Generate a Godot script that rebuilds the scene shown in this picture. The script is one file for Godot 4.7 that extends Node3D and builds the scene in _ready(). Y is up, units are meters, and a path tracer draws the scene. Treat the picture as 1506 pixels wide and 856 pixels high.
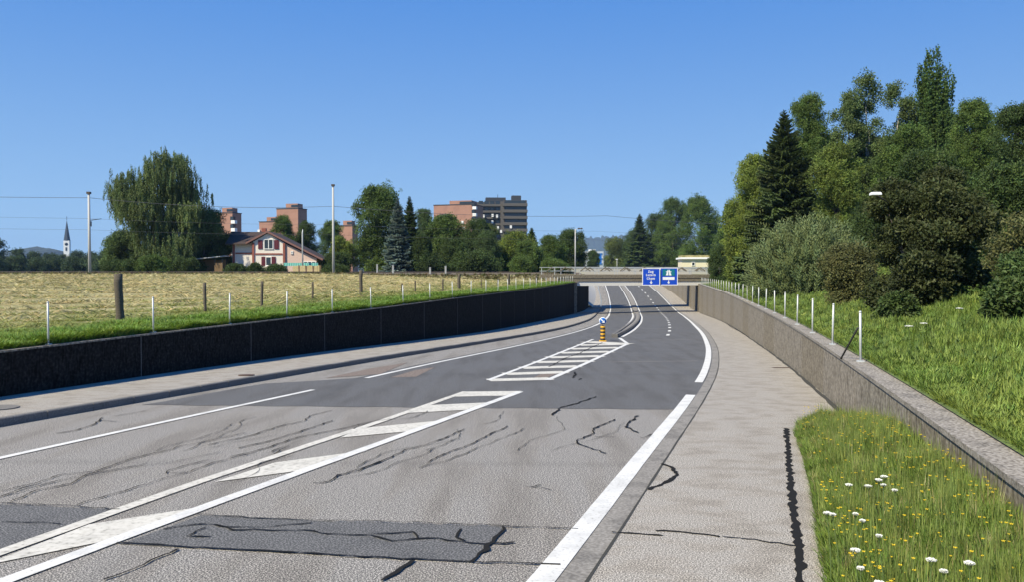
extends Node3D
# A road dipping under a railway bridge between two retaining walls. Plan coordinates are metres: x to the right, f forward from where the photographer stands; heights are given from eye level.

const EYE := 2.4
const PROFILE_AT := [-36,-9,0,7.2,16.83,28.62,54,90,117,135,151.2,175.5,207,261,306,450]
const PROFILE_DEPTH := [1.89,2.12,2.27,2.43,2.7,3.02,3.69,4.88,5.76,6.21,6.25,5.58,4.14,1.98,1.62,1.62]
const CRACKS := [[0.03,-5.67,8.85,-5.49,9.21,-5.44,9.67,-5.11,9.87,-5.03,10.64,-4.77,11.26,-4.78,11.48,-4.5,11.88,-4.21,12.61],[0.03,-5.52,8.61,-5.47,9.07,-5.3,9.36],[0.03,-5.27,8.41,-5.28,8.91,-5.08,9.22,-5.15,9.68,-4.86,10.04,-4.72,10.31],[0.04,-4.4,11.6,-4.06,12.29,-3.81,13.34,-3.58,13.82,-3.63,14.4,-3.4,15.08],[0.03,-4.53,8.29,-4.3,8.89,-4.12,9.54,-3.96,9.86,-3.9,10.3,-3.63,10.87,-3.54,11.08],[0.03,-4.01,10.57,-4.21,10.11,-4.27,9.86,-4.2,9.74,-3.98,9.83],[0.04,-3.76,10.77,-3.52,11.29,-3.27,12.24,-2.76,13.08,-2.3,14.03],[0.04,-3.88,11.35,-3.55,12.11,-3.29,13.06,-3.11,13.9],[0.03,-3.34,11.11,-3.24,11.57,-3.25,10.94],[0.04,-7.09,12.46,-6.96,12.74,-6.93,13.23,-7.2,14.09],[0.03,-7.11,13.76,-6.72,13.64],[0.03,-7.07,14.2,-6.82,14.94],[0.04,-2.31,9.28,-2.13,9.4,-2.11,9.74,-1.91,9.91,-1.73,10.53],[0.04,-3.13,6.17,-3.05,6.38,-2.93,6.71,-2.87,6.88],[0.03,-5.37,8.37,-4.91,8.29,-4.48,8.24,-4,8.13],[0.03,-4.92,7.67,-4.63,7.66,-4.3,7.63],[0.03,-3.15,7.99,-2.45,7.83,-1.67,7.77],[0.04,-3.48,7.06,-2.91,6.96,-1.46,6.76],[0.04,-3.24,7.46,-3.07,7.62,-2.83,7.61,-2.61,7.47,-2.13,7.43,-1.94,7.45,-1.69,7.34,-1.58,7.33],[0.04,-2.89,7.53,-2.95,7.4,-2.94,7.25,-2.72,7.24],[0.03,-2.83,7.59,-2.43,7.52,-1.92,7.7],[0.04,-2.09,9.7,-1.76,10.35,-1.47,11.35,-1.25,11.69,-0.96,12.44,-0.79,13.08],[0.04,-1.13,10.42,-0.86,11.22,-0.6,11.71,-0.4,12.46,-0.06,13.4],[0.05,1.82,14.18,1.35,13.21,1.27,12.64,0.97,12.12,0.99,11.83,1.13,11.53,1.3,11.11],[0.03,1.27,12.46,1.57,12.39],[0.06,2.31,14.65,2.01,13.85,1.91,13.38,2.02,12.81],[0.05,2,12.33,2.23,12.67],[0.03,0.18,9.19,0.35,9.12,0.45,9.03],[0.03,0.22,9.15,0.32,9.26],[0.03,-1.68,7.78,-0.94,7.72,-0.08,7.63,0.63,7.53],[0.04,-1.46,6.75,-0.81,6.66,-0.34,6.61,0.4,6.55],[0.07,-0.06,7.6,-0.2,7.02,-0.34,6.61],[0.05,-1.58,7.33,-1.28,7.31,-1.06,7.13,-0.88,7.2,-0.67,7.23,-0.25,7.06,0,7.11],[0.04,-1.31,7.35,-0.9,7.4,-0.85,7.2],[0.05,-0.47,7.5,-0.49,7.27,-0.42,7.14],[0.06,-0.81,6.64,-0.92,6.34,-0.99,6.17],[0.07,0.73,14.66,0.95,15.64,1.37,16.39,1.84,17.37],[0.08,1.14,24.57,1.85,28.04,2.48,30.15,3.14,33.03,4.24,37.57],[0.1,1.62,21.32,1.74,22.1,1.79,22.94],[0.08,1.73,20.78,1.82,21.14]]
const PAVEMENT_CRACKS := [[0.05,1.94,10.44,2.04,10.26,2.04,9.84,1.8,9.37,1.53,9.05],[0.03,0.93,7.43,1.17,7.37,1.39,7.32],[0.03,1.34,7.48,1.54,7.44,1.91,7.31],[0.02,1.92,7.32,2.19,7.21,2.5,7.04],[0.07,4.54,13.28,4,11.61,3.54,10.24,3.1,8.85,2.83,8.03,2.63,7.36,2.43,6.78,2.23,6.15],[0.05,18.39,70.25,14.68,53.83,13.34,46.98,12.13,41.24]]
const HATCH_BARS := [[-4.29,6.45,-4.03,7.61,-3.17,8.28,-3.54,7.19],[-3.47,9.33,-3.09,10.41,-2.02,11.27,-2.62,9.96],[-2.63,12.24,-2.48,13.11,-1.28,13.94,-1.69,12.82],[-2.02,14.79,-1.66,15.91,-0.51,16.35,-0.89,15.27],[-1.33,17.25,-1.05,18.18,0.23,18.35,-0.18,17.47]]
const HATCH_LEFT := [-4.45,6.42,-4.35,6.78,-3.7,9.18,-2.27,13.83,-1.05,18.18]
const HATCH_RIGHT := [-3.99,5.75,-3.89,6.13,-3.24,8.05,-1.94,11.81,0.19,18.22]
const ISLAND_LEFT := [-0.61,20.69,0.58,25.5,2.09,31.96,4.08,40.44]
const ISLAND_RIGHT := [0.92,20.74,2.34,25.75,5.17,36.12]
const ISLAND_TIP := [5.25,36.63,5.54,41.36]
const BOLLARD := [4.35,38.49]
const PATCH_NEAR := [[-3.09,7.97,-1.67,7.76,-1.46,6.76,-3.45,7.04],[-1.68,7.77,-0.07,7.63,-0.34,6.62,-1.45,6.73],[-5.34,8.33,-4.04,8.15,-4.03,7.61,-4.37,6.8]]
const NEW_ASPHALT_EDGE := [-7.73,15.1,-6.88,14.95,-5.11,14.93,-3.24,14.83,-0.74,14.59,1.19,14.41,2.82,14.31]
const BROWN_PATCH := [[-4.91,21.05,-4.23,23.95,-3.41,26.3,-3.64,22.23],[-3.22,21.3,-2.81,23.53,-2.35,24.47,-2.57,21.5],[0.58,21.42,0.91,22.76,1.33,22.77,0.96,21.43]]
const VERGE := [6.5,15.63,5.72,14.9,4.97,13.64,4.48,12.46,3.97,10.67,3.36,8.71,2.89,7.36,2.51,6.21,2.32,5.62]
const UMBELS := [[2.89,6.85],[3.02,6.74],[3.11,6.84],[3.2,6.89],[3.08,6.38],[3.07,6.6],[2.39,5.97],[2.44,5.94],[2.59,5.92],[2.52,5.84],[2.51,5.37],[2.24,5.13],[2.1,4.77],[2.51,4.82],[2.46,4.69],[2.64,4.6],[2.12,4.52]]
const SLOPE_UMBELS := [[7.54,14.76],[7.03,14.17],[8.93,16.11]]
const WOOD_POSTS := [[-11.69,24,-0.04,0.12],[-11.83,31,-0.39,0.06],[-10.74,34.5,-0.38,0.06],[-10.66,43,-0.51,0.05],[-8.92,47.5,0.12,0.1],[-7.26,53,-0.72,0.05],[-6.61,55,-0.56,0.05],[-5.09,59,-0.5,0.06],[-4.35,66,-0.11,0.13],[-2.74,72,-0.67,0.05],[-1.39,78,-0.73,0.05],[-0.36,86,-0.15,0.14],[2.98,98,-0.33,0.14]]
const TREES := [
	["birch_tree","birch",-49.78,112,17.93,12.98,"birch","tall weeping birch with pale trunk beside the brick-trimmed house",0,0],
	["bushy_tree","broad",-56.62,118,5.78,7.39,"dull","low rounded dull green tree at the weeping birch, on its side towards the church",0,0],
	["bushy_tree","broad",-44.36,116,8.81,8.83,"dull","drooping dull green tree between weeping birch and brick-trimmed house",0,0],
	["hedge_shrub","shrub",-50.6,104,1.49,4.84,"dark","low hedge shrub at the field edge below the church side of the birch",0,0],
	["hedge_shrub","shrub",-46.65,105,2.04,4.89,"mid","low hedge shrub at the field edge under the middle of the weeping birch",0,0],
	["hedge_shrub","shrub",-42.84,106,1.79,4.48,"dark","low hedge shrub at the field edge beside the lean-to shed",0,0],
	["hedge_shrub","shrub",-36.69,107,0.99,3.17,"dark","dark hedge shrub in front of the corner of the brick-trimmed house",0,0],
	["hedge_shrub","shrub",-34.13,107.5,1,2.82,"dark","dark hedge shrub below the lower shuttered window of the house",0,0],
	["hedge_shrub","shrub",-31.6,108,0.91,3.11,"dark","dark hedge shrub meeting the end of the yellow plank fence",0,0],
	["hedge_shrub","shrub",-24.01,109,0.92,4.15,"dark","low dark hedge shrub at the foot of the tall mast beside the house",0,0],
	["bushy_tree","broad",-41.14,145,10.04,5.15,"mid","round green treetop rising behind the roof ridge of the brick-trimmed house",0,0],
	["bushy_tree","broad",-38.13,150,9.37,5.08,"dark","dark tree behind the white pole at the brick-trimmed house",0,0],
	["bushy_tree","broad",-36.93,165,10.31,6.7,"mid","tree showing between the house and the tall mast",0,0],
	["shrub_tree","broad",-26.88,126,5.32,5.22,"yellow","yellow green bushy shrub right behind the tall mast",0,0],
	["deciduous_tree","broad",-21.27,128,13.39,10.4,"mid","tallest broad green tree beside the blue spruce",0,0],
	["blue_spruce","spruce",-16.73,118,10.95,4.59,"blue","silvery blue spruce in front of the broad green tree",0,0],
	["dark_spruce","spruce",-15.36,123,11.83,4.37,"dark","pointed dark spruce touching the blue spruce",0,0],
	["deciduous_tree","broad",-17.01,155,12.04,4.98,"dull","pale dull green tree behind the pointed dark spruce",0,0],
	["deciduous_tree","broad",-13.57,119,5.43,4.43,"dark","low dark tree at the foot of the pointed dark spruce",0,0],
	["deciduous_tree","broad",-10.92,132,9.14,8.26,"mid","broad green tree covering the foot of the brick apartment block",0,0],
	["deciduous_tree","broad",-5.93,130,8.34,6.38,"dark","dark round tree below the grey apartment tower",0,0],
	["deciduous_tree","broad",-8.7,124,5.03,6.29,"dark","dark lower tree standing in front of the broad green tree",0,0],
	["deciduous_tree","broad",-3.94,126,6.38,4.69,"dull","dull dark tree beside the yellow green round tree",0,0],
	["deciduous_tree","broad",-5.16,165,9.61,7.26,"olive","olive tree directly under the grey apartment tower",0,0],
	["round_tree","broad",0.57,136,6.43,8.28,"yellow","bright yellow green round tree right of the grey tower",0,0],
	["young_spruce","spruce",3.85,152,8.6,4.37,"mid","green spruce standing alone right of the grey tower",0,0],
	["deciduous_tree","broad",2.6,128,4.76,5.41,"mid","bushy green tree at the railway before the young spruce",0,0],
	["deciduous_tree","broad",6.98,140,6.15,5.69,"mid","bushy tree between young spruce and lamp mast",0,0],
	["deciduous_tree","broad",10.85,146,7.64,6.18,"dark","dark tree directly behind the lamp mast at the bridge",0,0],
	["hedge_shrub","shrub",1.5,122,2.27,4.64,"mid","leafy shrub at the railway below the yellow green round tree",0,0],
	["hedge_shrub","shrub",6.5,124,1.89,5.25,"mid","leafy shrub at the railway beside the bridge end",0,0],
	["deciduous_tree","broad",40.6,310,12.83,13.64,"olive","far pale olive tree past the bridge beside the distant gap",0,0],
	["deciduous_tree","broad",44.61,295,15.45,11.98,"dark","far dark tree past the bridge behind the olive tree",0,0],
	["dark_spruce","spruce",44.76,282,20.95,11.93,"dark","dark spruce-like tree at the open end of the right wood",0,0],
	["deciduous_tree","broad",53.14,290,20.56,16.68,"dark","dark tree above the blue overhead signs",0,0],
	["deciduous_tree","broad",55.61,278,25.33,15.05,"mid","green tree behind the cream house, above the right overhead sign",0,0],
	["deciduous_tree","broad",52.46,222,20.42,15.4,"mid","tall green tree behind and beside the cream house",0,0],
	["hedge_shrub","shrub",28.96,112,3.6,3.98,"dark","dark shrub hiding one end of the cream house",0,0],
	["hedge_shrub","shrub",25.13,88,4.09,4.32,"dark","dark shrub between cream house and willow bush",0,0],
	["maple_tree","broad",25.81,86,12.18,7.13,"yellow","sunny yellow green maple left of the tall dark spruce",0,0],
	["deciduous_tree","broad",25.68,70,15.31,5.09,"mid","tall green tree whose top shows just behind the tall dark spruce",0,0],
	["tall_spruce","spruce",22.55,66,13.55,7.48,"darkwarm","tall dark spruce at the front of the right wood",0,0],
	["lime_tree","broad",24.22,60,9.5,4.87,"lime","light green leafy tree between tall spruce and copper bush",0,0],
	["aspen_tree","aspen",34.69,78,19.54,8.71,"aspen","airy aspen with pale trunk and open crown",0,0],
	["lombardy_poplar","poplar",39.17,74,20.39,3.88,"poplar","slim column-shaped poplar, the tallest tree of the wood",0,0],
	["deciduous_tree","broad",30.99,64,11.42,5.63,"mid","leafy tree in front of the gap between aspen and slim poplar",0,0],
	["deciduous_tree","broad",35.43,62,13.04,5.04,"mid","tall leafy tree immediately right of the slim poplar",0,0],
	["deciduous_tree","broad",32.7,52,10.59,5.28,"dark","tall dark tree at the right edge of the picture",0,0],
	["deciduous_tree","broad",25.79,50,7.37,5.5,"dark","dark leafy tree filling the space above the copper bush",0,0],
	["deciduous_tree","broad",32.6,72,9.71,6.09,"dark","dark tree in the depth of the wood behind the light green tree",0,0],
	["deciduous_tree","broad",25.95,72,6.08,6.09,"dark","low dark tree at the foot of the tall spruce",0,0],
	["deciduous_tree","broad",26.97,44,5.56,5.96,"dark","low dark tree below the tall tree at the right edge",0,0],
	["willow_bush","willow",16.24,44,3.05,6.33,"willow","silvery green willow bush behind the right fence posts",0,0],
	["brown_bush","shrub",13.02,31,1,2.62,"brown","brownish half-dry bush between willow bush and copper bush",0,0],
	["copper_bush","shrub",12.56,25,3.48,4.1,"copper","large dark copper-leaved bush on the right grass slope",0,0],
	["edge_bush","twiggy",13.53,21,1.51,2.27,"brown","thin reddish twiggy bush at the right edge of the picture",0,0],
	["distant_tree","broad",-213.01,330,14.77,16.19,"far","distant dark tree at the left edge of the picture",0,420],
	["distant_tree","broad",-209.21,340,9.77,8.63,"far","distant tree just right of the dark tree at the left edge",0,420],
	["distant_tree","broad",-160.31,250,4.44,8.25,"far","low distant shrub at the left edge, before the dark tree",0,420],
	["distant_tree","broad",-156.72,255,4.96,7.77,"far","low distant shrub below the near end of the wooded hill",0,420],
	["distant_tree","broad",-205.01,345,8.45,9.34,"far","distant tree below the middle of the wooded hill",0,420],
	["distant_tree","broad",-154.61,262,4.43,8.42,"far","low distant shrub below the middle of the wooded hill",0,420],
	["distant_tree","broad",-201.74,352,8.03,10.13,"far","distant tree below the far end of the wooded hill",0,420],
	["distant_tree","broad",-152.04,268,4.53,7.26,"far","low distant shrub left of the church tower",0,420],
	["distant_tree","broad",-200.55,360,7.91,6.09,"far","distant tree touching the church tower on its left",0,420],
	["distant_tree","broad",-189.04,350,9.17,8.29,"far","distant tree between church tower and tall mast",0,420],
	["distant_tree","broad",-142.2,262,4.65,8.42,"far","low distant shrub right of the church tower",0,420],
	["distant_tree","broad",-180.52,345,8.45,9.34,"far","distant tree behind the tall mast near the church",0,420],
	["distant_tree","broad",-132.83,258,5.02,8.73,"far","low distant shrub behind the foot of the tall mast",0,420],
	["distant_tree","broad",-169.04,335,9.62,9.07,"far","distant tree showing left of the low rounded tree",0,420],
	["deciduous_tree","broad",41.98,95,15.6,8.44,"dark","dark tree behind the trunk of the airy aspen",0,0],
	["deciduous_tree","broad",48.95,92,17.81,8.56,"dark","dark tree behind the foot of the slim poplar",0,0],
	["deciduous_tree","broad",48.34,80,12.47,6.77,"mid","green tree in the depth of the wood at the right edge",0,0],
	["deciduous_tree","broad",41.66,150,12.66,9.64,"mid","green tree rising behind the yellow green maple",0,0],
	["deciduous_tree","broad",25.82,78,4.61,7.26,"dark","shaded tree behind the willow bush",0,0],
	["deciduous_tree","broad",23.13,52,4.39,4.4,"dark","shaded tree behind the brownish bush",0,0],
	["deciduous_tree","broad",23.13,230,6.22,4.67,"dark","small dark tree in the distant gap beside the lamp mast",0,0],
	["deciduous_tree","broad",-25.73,118,2.79,4.99,"dark","dark shrub behind the foot of the tall mast",0,0],
	["deciduous_tree","broad",-5.42,121,2.86,8.19,"dark","dark hedge mass below the dark round tree",0,0],
	["deciduous_tree","broad",-12.37,119,2.41,6.85,"dark","dark hedge mass right of the blue spruce",0,0],
	["hedge_shrub","shrub",-43.5,122,5.56,3.51,"dull","tall shrub standing between lean-to shed and brick-trimmed house",0,0],
	["low_bush","shrub",10.99,17.5,-0.27,1.47,"dark","low dark undergrowth bush at the right edge below the twiggy bush",0,0],
	["low_bush","shrub",13.4,24,-0.65,1.12,"mid","small green bush on the slope right of the copper bush",0,0],
	["low_bush","shrub",10.56,22,-0.74,0.93,"dark","small dark bush at the foot of the copper bush, on its near side",0,0],
	["low_bush","shrub",13.03,20,0.47,1.9,"dark","dark leafy bush behind the low undergrowth at the right edge",0,0],
	["low_bush","shrub",17.43,30,0.3,1.78,"dark","dark bush between copper bush and twiggy bush",0,0],
	["low_bush","shrub",13.46,32,-0.65,1.35,"dark","low dark bush under the brownish half-dry bush",0,0],
	["low_bush","shrub",15.61,48,0,2.23,"dark","low dark bush at the foot of the willow bush beside the fence posts",0,0],
]
# plan curves: f, x pairs
const WALL_RIGHT := [-6,0.75, 0,2.3, 6.1,3.92, 10.5,5.08, 16.8,6.68, 25.1,8.67, 42.1,12.37, 69.2,18.0, 92.3,22.4, 129.3,29.2, 165,34.9, 215,40, 262,43.4]
const EDGE_RIGHT := [-16,-7.2, 0,-1.9, 6.25,0.25, 10.2,1.53, 17.7,3.94, 20.5,4.8, 30.4,7.46, 41,9.84, 57.2,13.0, 102.2,21.4, 140.2,28.1, 167.6,31.9, 188.6,34.3, 215.3,36.8, 262,40.4]
const EDGE_LEFT := [-16,-13.9, 0,-9.75, 10.6,-6.79, 13.5,-5.97, 18.4,-4.56, 26.3,-2.45, 35.5,0.2, 48,3.55, 56.3,5.42, 65,7.05, 87.9,10.4, 123.3,15.0, 150.3,18.4, 175.3,21.2, 194.5,23.1, 217.3,25.2, 262,28.2]
const KERB_LEFT := [-16,-16.3, 0,-12.0, 13.1,-8.36, 18.1,-6.95, 22.8,-5.68, 27.5,-4.42, 36.9,-1.68, 43.3,0.2, 49,1.87, 56,3.65, 70.2,6.35, 93.2,9.55, 116,12.3, 150,16.6, 175,19.4, 195,21.2, 217,23.2, 262,26.2]
const WALL_LEFT := [-16,-17.2, 0,-13.6, 15.9,-10.12, 20.7,-9.08, 24.1,-8.32, 31,-6.75, 37.7,-4.98, 48.6,-2.15, 68.5,1.7, 112,8.75, 150,14.3, 200,20.0, 262,24.2]
const MEDIAN_LEFT := [41.5,5.0, 50.5,6.8, 61.5,8.9, 84.7,12.75, 119,17.8, 161,23.5, 219.5,29.2, 262,32.3]
const MEDIAN_RIGHT := [41.5,5.55, 48.2,7.1, 59.5,9.35, 80.8,13.0, 108.3,17.25, 141.6,22.2, 172.9,26.2, 219.3,30.6, 262,33.7]
const RAIL_POINT := Vector2(10, 126)
const RAIL_ALONG := Vector2(-0.906, -0.423)
const COLORS := {
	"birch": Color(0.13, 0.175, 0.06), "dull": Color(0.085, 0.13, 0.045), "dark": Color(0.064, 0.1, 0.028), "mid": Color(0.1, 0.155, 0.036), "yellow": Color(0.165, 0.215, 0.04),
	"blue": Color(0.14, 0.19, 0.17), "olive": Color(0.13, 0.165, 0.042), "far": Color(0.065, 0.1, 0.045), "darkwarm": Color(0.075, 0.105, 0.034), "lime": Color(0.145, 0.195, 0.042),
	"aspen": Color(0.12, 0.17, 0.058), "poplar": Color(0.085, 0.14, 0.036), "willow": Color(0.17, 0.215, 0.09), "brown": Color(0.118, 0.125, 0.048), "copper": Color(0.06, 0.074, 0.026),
}

var M := {}
var used := {}
var clump := {}
var rng := RandomNumberGenerator.new()
var rough_ground := FastNoiseLite.new()


# ------------------------------------------------------------------ plan and heights
func cubic(t: float, at: Array, value: Array) -> float:
	var n := at.size()
	if t <= at[0]:
		return value[0]
	if t >= at[n - 1]:
		return value[n - 1]
	var i := 0
	while at[i + 1] < t:
		i += 1
	var m := [0.0, 0.0]
	for k in 2:
		var j: int = i + k
		if j == 0:
			m[k] = (value[1] - value[0]) / (at[1] - at[0])
		elif j == n - 1:
			m[k] = (value[n - 1] - value[n - 2]) / (at[n - 1] - at[n - 2])
		else:
			var d0: float = (value[j] - value[j - 1]) / (at[j] - at[j - 1])
			var d1: float = (value[j + 1] - value[j]) / (at[j + 1] - at[j])
			m[k] = (d0 * (at[j + 1] - at[j]) + d1 * (at[j] - at[j - 1])) / (at[j + 1] - at[j - 1])
	var h: float = at[i + 1] - at[i]
	var u: float = (t - at[i]) / h
	return (2 * u ** 3 - 3 * u * u + 1) * value[i] + (u ** 3 - 2 * u * u + u) * h * m[0] + (-2 * u ** 3 + 3 * u * u) * value[i + 1] + (u ** 3 - u * u) * h * m[1]


var split := {}


func px(curve: Array, f: float) -> float:
	if not split.has(curve):
		var a := []
		var b := []
		for i in curve.size() / 2:
			a.append(float(curve[2 * i]))
			b.append(float(curve[2 * i + 1]))
		split[curve] = [a, b]
	return cubic(f, split[curve][0], split[curve][1])


func road_h(x: float, f: float) -> float:
	var th := deg_to_rad(11.0)
	var a := f * cos(th) + x * sin(th)
	var b := x * cos(th) - f * sin(th)
	var c := 0.03 * smoothstep(12.0, 57.0, a) * (1.0 - smoothstep(170.0, 230.0, a))
	var d := clampf(1.6 - b, 0.0, 13.0)
	return -cubic(a, PROFILE_AT, PROFILE_DEPTH) - c * d * d / (d + 0.8)


func top_left(f: float) -> float:
	return -lerpf(1.575, 1.42, smoothstep(31.0, 50.0, f))


func rail_gap(x: float, f: float) -> float:
	return 0.423 * (x - RAIL_POINT.x) - 0.906 * (f - RAIL_POINT.y)


func left_h(x: float, f: float) -> float:
	var w := px(WALL_LEFT, f) - x
	var q := rail_gap(x, f)
	var base := top_left(f)
	var up := smoothstep(75.0, 4.0, q) * smoothstep(3.0, 32.0, w)
	up = maxf(up, smoothstep(7.5, 3.2, q))
	var h := lerpf(base, -0.3, up)
	if q < -6.0:
		h = lerpf(-0.3, -0.15, smoothstep(-6.0, -30.0, q))
	return h + 0.07 * rough_ground.get_noise_2d(x * 4.0, f * 4.0) * smoothstep(0.3, 2.0, w)


func right_h(x: float, f: float) -> float:
	var w := x - px(WALL_RIGHT, f)
	var h := -1.62 + 2.0 * smoothstep(0.2, 12.0, w) + 0.5 * smoothstep(10.0, 40.0, w)
	var q := rail_gap(x, f)
	h = maxf(h, lerpf(h, -0.3, smoothstep(8.0, 3.2, q)))
	return h + 0.16 * rough_ground.get_noise_2d(x * 3.0, f * 3.0) * smoothstep(0.4, 2.5, w)


func verge_edge(f: float) -> float:
	var n := VERGE.size() / 2
	if f >= VERGE[1]:
		return 99.0
	for i in n - 1:
		var f0: float = VERGE[2 * i + 1]
		var f1: float = VERGE[2 * i + 3]
		if f <= f0 and f >= f1:
			return lerpf(VERGE[2 * i], VERGE[2 * i + 2], (f0 - f) / maxf(f0 - f1, 0.001))
	return VERGE[2 * n - 2] - 0.22 * (VERGE[2 * n - 1] - f)


func verge_h(x: float, f: float) -> float:
	var e := verge_edge(f)
	var t := clampf((x - e) / maxf(px(WALL_RIGHT, f) - e, 0.2), 0.0, 1.0)
	return road_h(x, f) + 0.03 + 0.3 * smoothstep(0.05, 1.0, t) * smoothstep(14.0, 9.0, f)


func P(x: float, f: float, h: float) -> Vector3:
	return Vector3(x, EYE + h, -f)


# ------------------------------------------------------------------ scene tree
func free_name(called: String) -> String:
	var n: int = used.get(called, 0)
	used[called] = n + 1
	return called if n == 0 else "%s_%03d" % [called, n]


func tag(o: Node, label: String, category: String, group := "") -> Node:
	o.set_meta("label", label)
	o.set_meta("category", category)
	if group:
		o.set_meta("group", group)
	return o


func thing(called: String, label: String, category: String, at := Vector3.ZERO, turn := 0.0, group := "") -> Node3D:
	var o := Node3D.new()
	o.name = free_name(called)
	add_child(o)
	o.position = at
	o.rotation.y = turn
	tag(o, label, category, group)
	return o


func structure(called: String, at := Vector3.ZERO) -> Node3D:
	var o := Node3D.new()
	o.name = free_name(called)
	add_child(o)
	o.position = at
	o.set_meta("kind", "structure")
	return o


func part(called: String, mesh: Mesh, m: Material, parent: Node, at := Vector3.ZERO) -> MeshInstance3D:
	var o := MeshInstance3D.new()
	o.name = free_name(called) if parent == self else called
	o.mesh = mesh
	o.material_override = m
	o.position = at
	parent.add_child(o, true)
	return o


func begin() -> SurfaceTool:
	var st := SurfaceTool.new()
	st.begin(Mesh.PRIMITIVE_TRIANGLES)
	st.set_smooth_group(-1)
	return st


func done(st: SurfaceTool) -> ArrayMesh:
	st.generate_normals()
	return st.commit()


func tri(st: SurfaceTool, a: Vector3, b: Vector3, c: Vector3) -> void:
	st.add_vertex(a)
	st.add_vertex(b)
	st.add_vertex(c)


func quad(st: SurfaceTool, a: Vector3, b: Vector3, c: Vector3, d: Vector3) -> void:
	tri(st, a, b, c)
	tri(st, a, c, d)


func hexa(st: SurfaceTool, p: Array) -> void:
	# p: four bottom corners, four top corners, running anticlockwise seen from above
	quad(st, p[4], p[7], p[6], p[5])
	quad(st, p[0], p[1], p[2], p[3])
	for i in 4:
		var j := (i + 1) % 4
		quad(st, p[i], p[i + 4], p[j + 4], p[j])


func box(st: SurfaceTool, c: Vector3, s: Vector3, b := Basis.IDENTITY, chamfer := 0.0) -> void:
	var h := s / 2
	if chamfer <= 0.0:
		var p := []
		for y in [-h.y, h.y]:
			for q in [[-h.x, h.z], [h.x, h.z], [h.x, -h.z], [-h.x, -h.z]]:
				p.append(c + b * Vector3(q[0], y, q[1]))
		hexa(st, p)
		return
	var k := chamfer
	var lo := []
	var mid := []
	var top := []
	for q in [[-1, 1], [1, 1], [1, -1], [-1, -1]]:
		lo.append(c + b * Vector3(q[0] * h.x, -h.y, q[1] * h.z))
		mid.append(c + b * Vector3(q[0] * h.x, h.y - k, q[1] * h.z))
		top.append(c + b * Vector3(q[0] * (h.x - k), h.y, q[1] * (h.z - k)))
	quad(st, top[0], top[3], top[2], top[1])
	quad(st, lo[0], lo[1], lo[2], lo[3])
	for i in 4:
		var j := (i + 1) % 4
		quad(st, lo[i], mid[i], mid[j], lo[j])
		quad(st, mid[i], top[i], top[j], mid[j])


func box_mesh(s: Vector3, chamfer := 0.0) -> ArrayMesh:
	var st := begin()
	box(st, Vector3.ZERO, s, Basis.IDENTITY, chamfer)
	return done(st)


func tube(st: SurfaceTool, pts: Array, radii: Array, sides := 8, caps := true) -> void:
	var rings := []
	for i in pts.size():
		var d: Vector3 = (pts[mini(i + 1, pts.size() - 1)] - pts[maxi(i - 1, 0)]).normalized()
		var e := d.cross(Vector3.UP if absf(d.y) < 0.9 else Vector3.RIGHT).normalized()
		var g := e.cross(d)
		var ring := []
		for k in sides:
			var a := TAU * k / sides
			ring.append(pts[i] + (e * cos(a) + g * sin(a)) * radii[i])
		rings.append(ring)
	for i in pts.size() - 1:
		for k in sides:
			var l := (k + 1) % sides
			quad(st, rings[i][k], rings[i + 1][k], rings[i + 1][l], rings[i][l])
	if caps:
		for k in range(1, sides - 1):
			var last: Array = rings[-1]
			tri(st, last[0], last[k + 1], last[k])
			tri(st, rings[0][0], rings[0][k], rings[0][k + 1])


func tube_mesh(pts: Array, radii: Array, sides := 8) -> ArrayMesh:
	var st := begin()
	st.set_smooth_group(-1 if sides < 6 else 0)
	tube(st, pts, radii, sides)
	return done(st)


func sheet(rows: Array) -> ArrayMesh:
	# rows of points, smooth
	var st := SurfaceTool.new()
	st.begin(Mesh.PRIMITIVE_TRIANGLES)
	st.set_smooth_group(0)
	for r in rows:
		for p in r:
			st.add_vertex(p)
	var w: int = rows[0].size()
	for i in rows.size() - 1:
		for j in w - 1:
			var a := i * w + j
			for k in [a, a + w, a + w + 1, a, a + w + 1, a + 1]:
				st.add_index(k)
	st.generate_normals()
	return st.commit()


func resample(flat: Array, step: float) -> Array:
	var r := []
	for i in flat.size() / 2 - 1:
		var a := Vector2(flat[2 * i], flat[2 * i + 1])
		var b := Vector2(flat[2 * i + 2], flat[2 * i + 3])
		var n := maxi(1, int(ceil(a.distance_to(b) / step)))
		for k in n:
			r.append(a.lerp(b, float(k) / n))
	r.append(Vector2(flat[-2], flat[-1]))
	return r


func along(curve: Array, f0: float, f1: float, shift := 0.0, step := 0.5) -> Array:
	var r := []
	var n := int(ceil((f1 - f0) / step))
	for i in n + 1:
		var f := lerpf(f0, f1, float(i) / n)
		r.append(Vector2(px(curve, f) + shift, f))
	return r


func ribbon(pts: Array, width: float, lift: float, ragged := 0.0) -> ArrayMesh:
	var rows := []
	for i in pts.size():
		var d: Vector2 = (pts[mini(i + 1, pts.size() - 1)] - pts[maxi(i - 1, 0)]).normalized()
		var n := Vector2(d.y, -d.x)
		var w := width / 2
		var row := []
		for s in [-1.0, 1.0]:
			var q: Vector2 = pts[i] + n * s * w * (1.0 + ragged * rng.randf_range(-1, 1))
			row.append(P(q.x, q.y, road_h(q.x, q.y) + lift))
		rows.append(row)
	return sheet(rows)


func wander(pts: Array, amount: float) -> Array:
	var r := []
	for p in pts:
		r.append(p + Vector2(rng.randf_range(-1, 1), rng.randf_range(-1, 1)) * amount)
	return r


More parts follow.
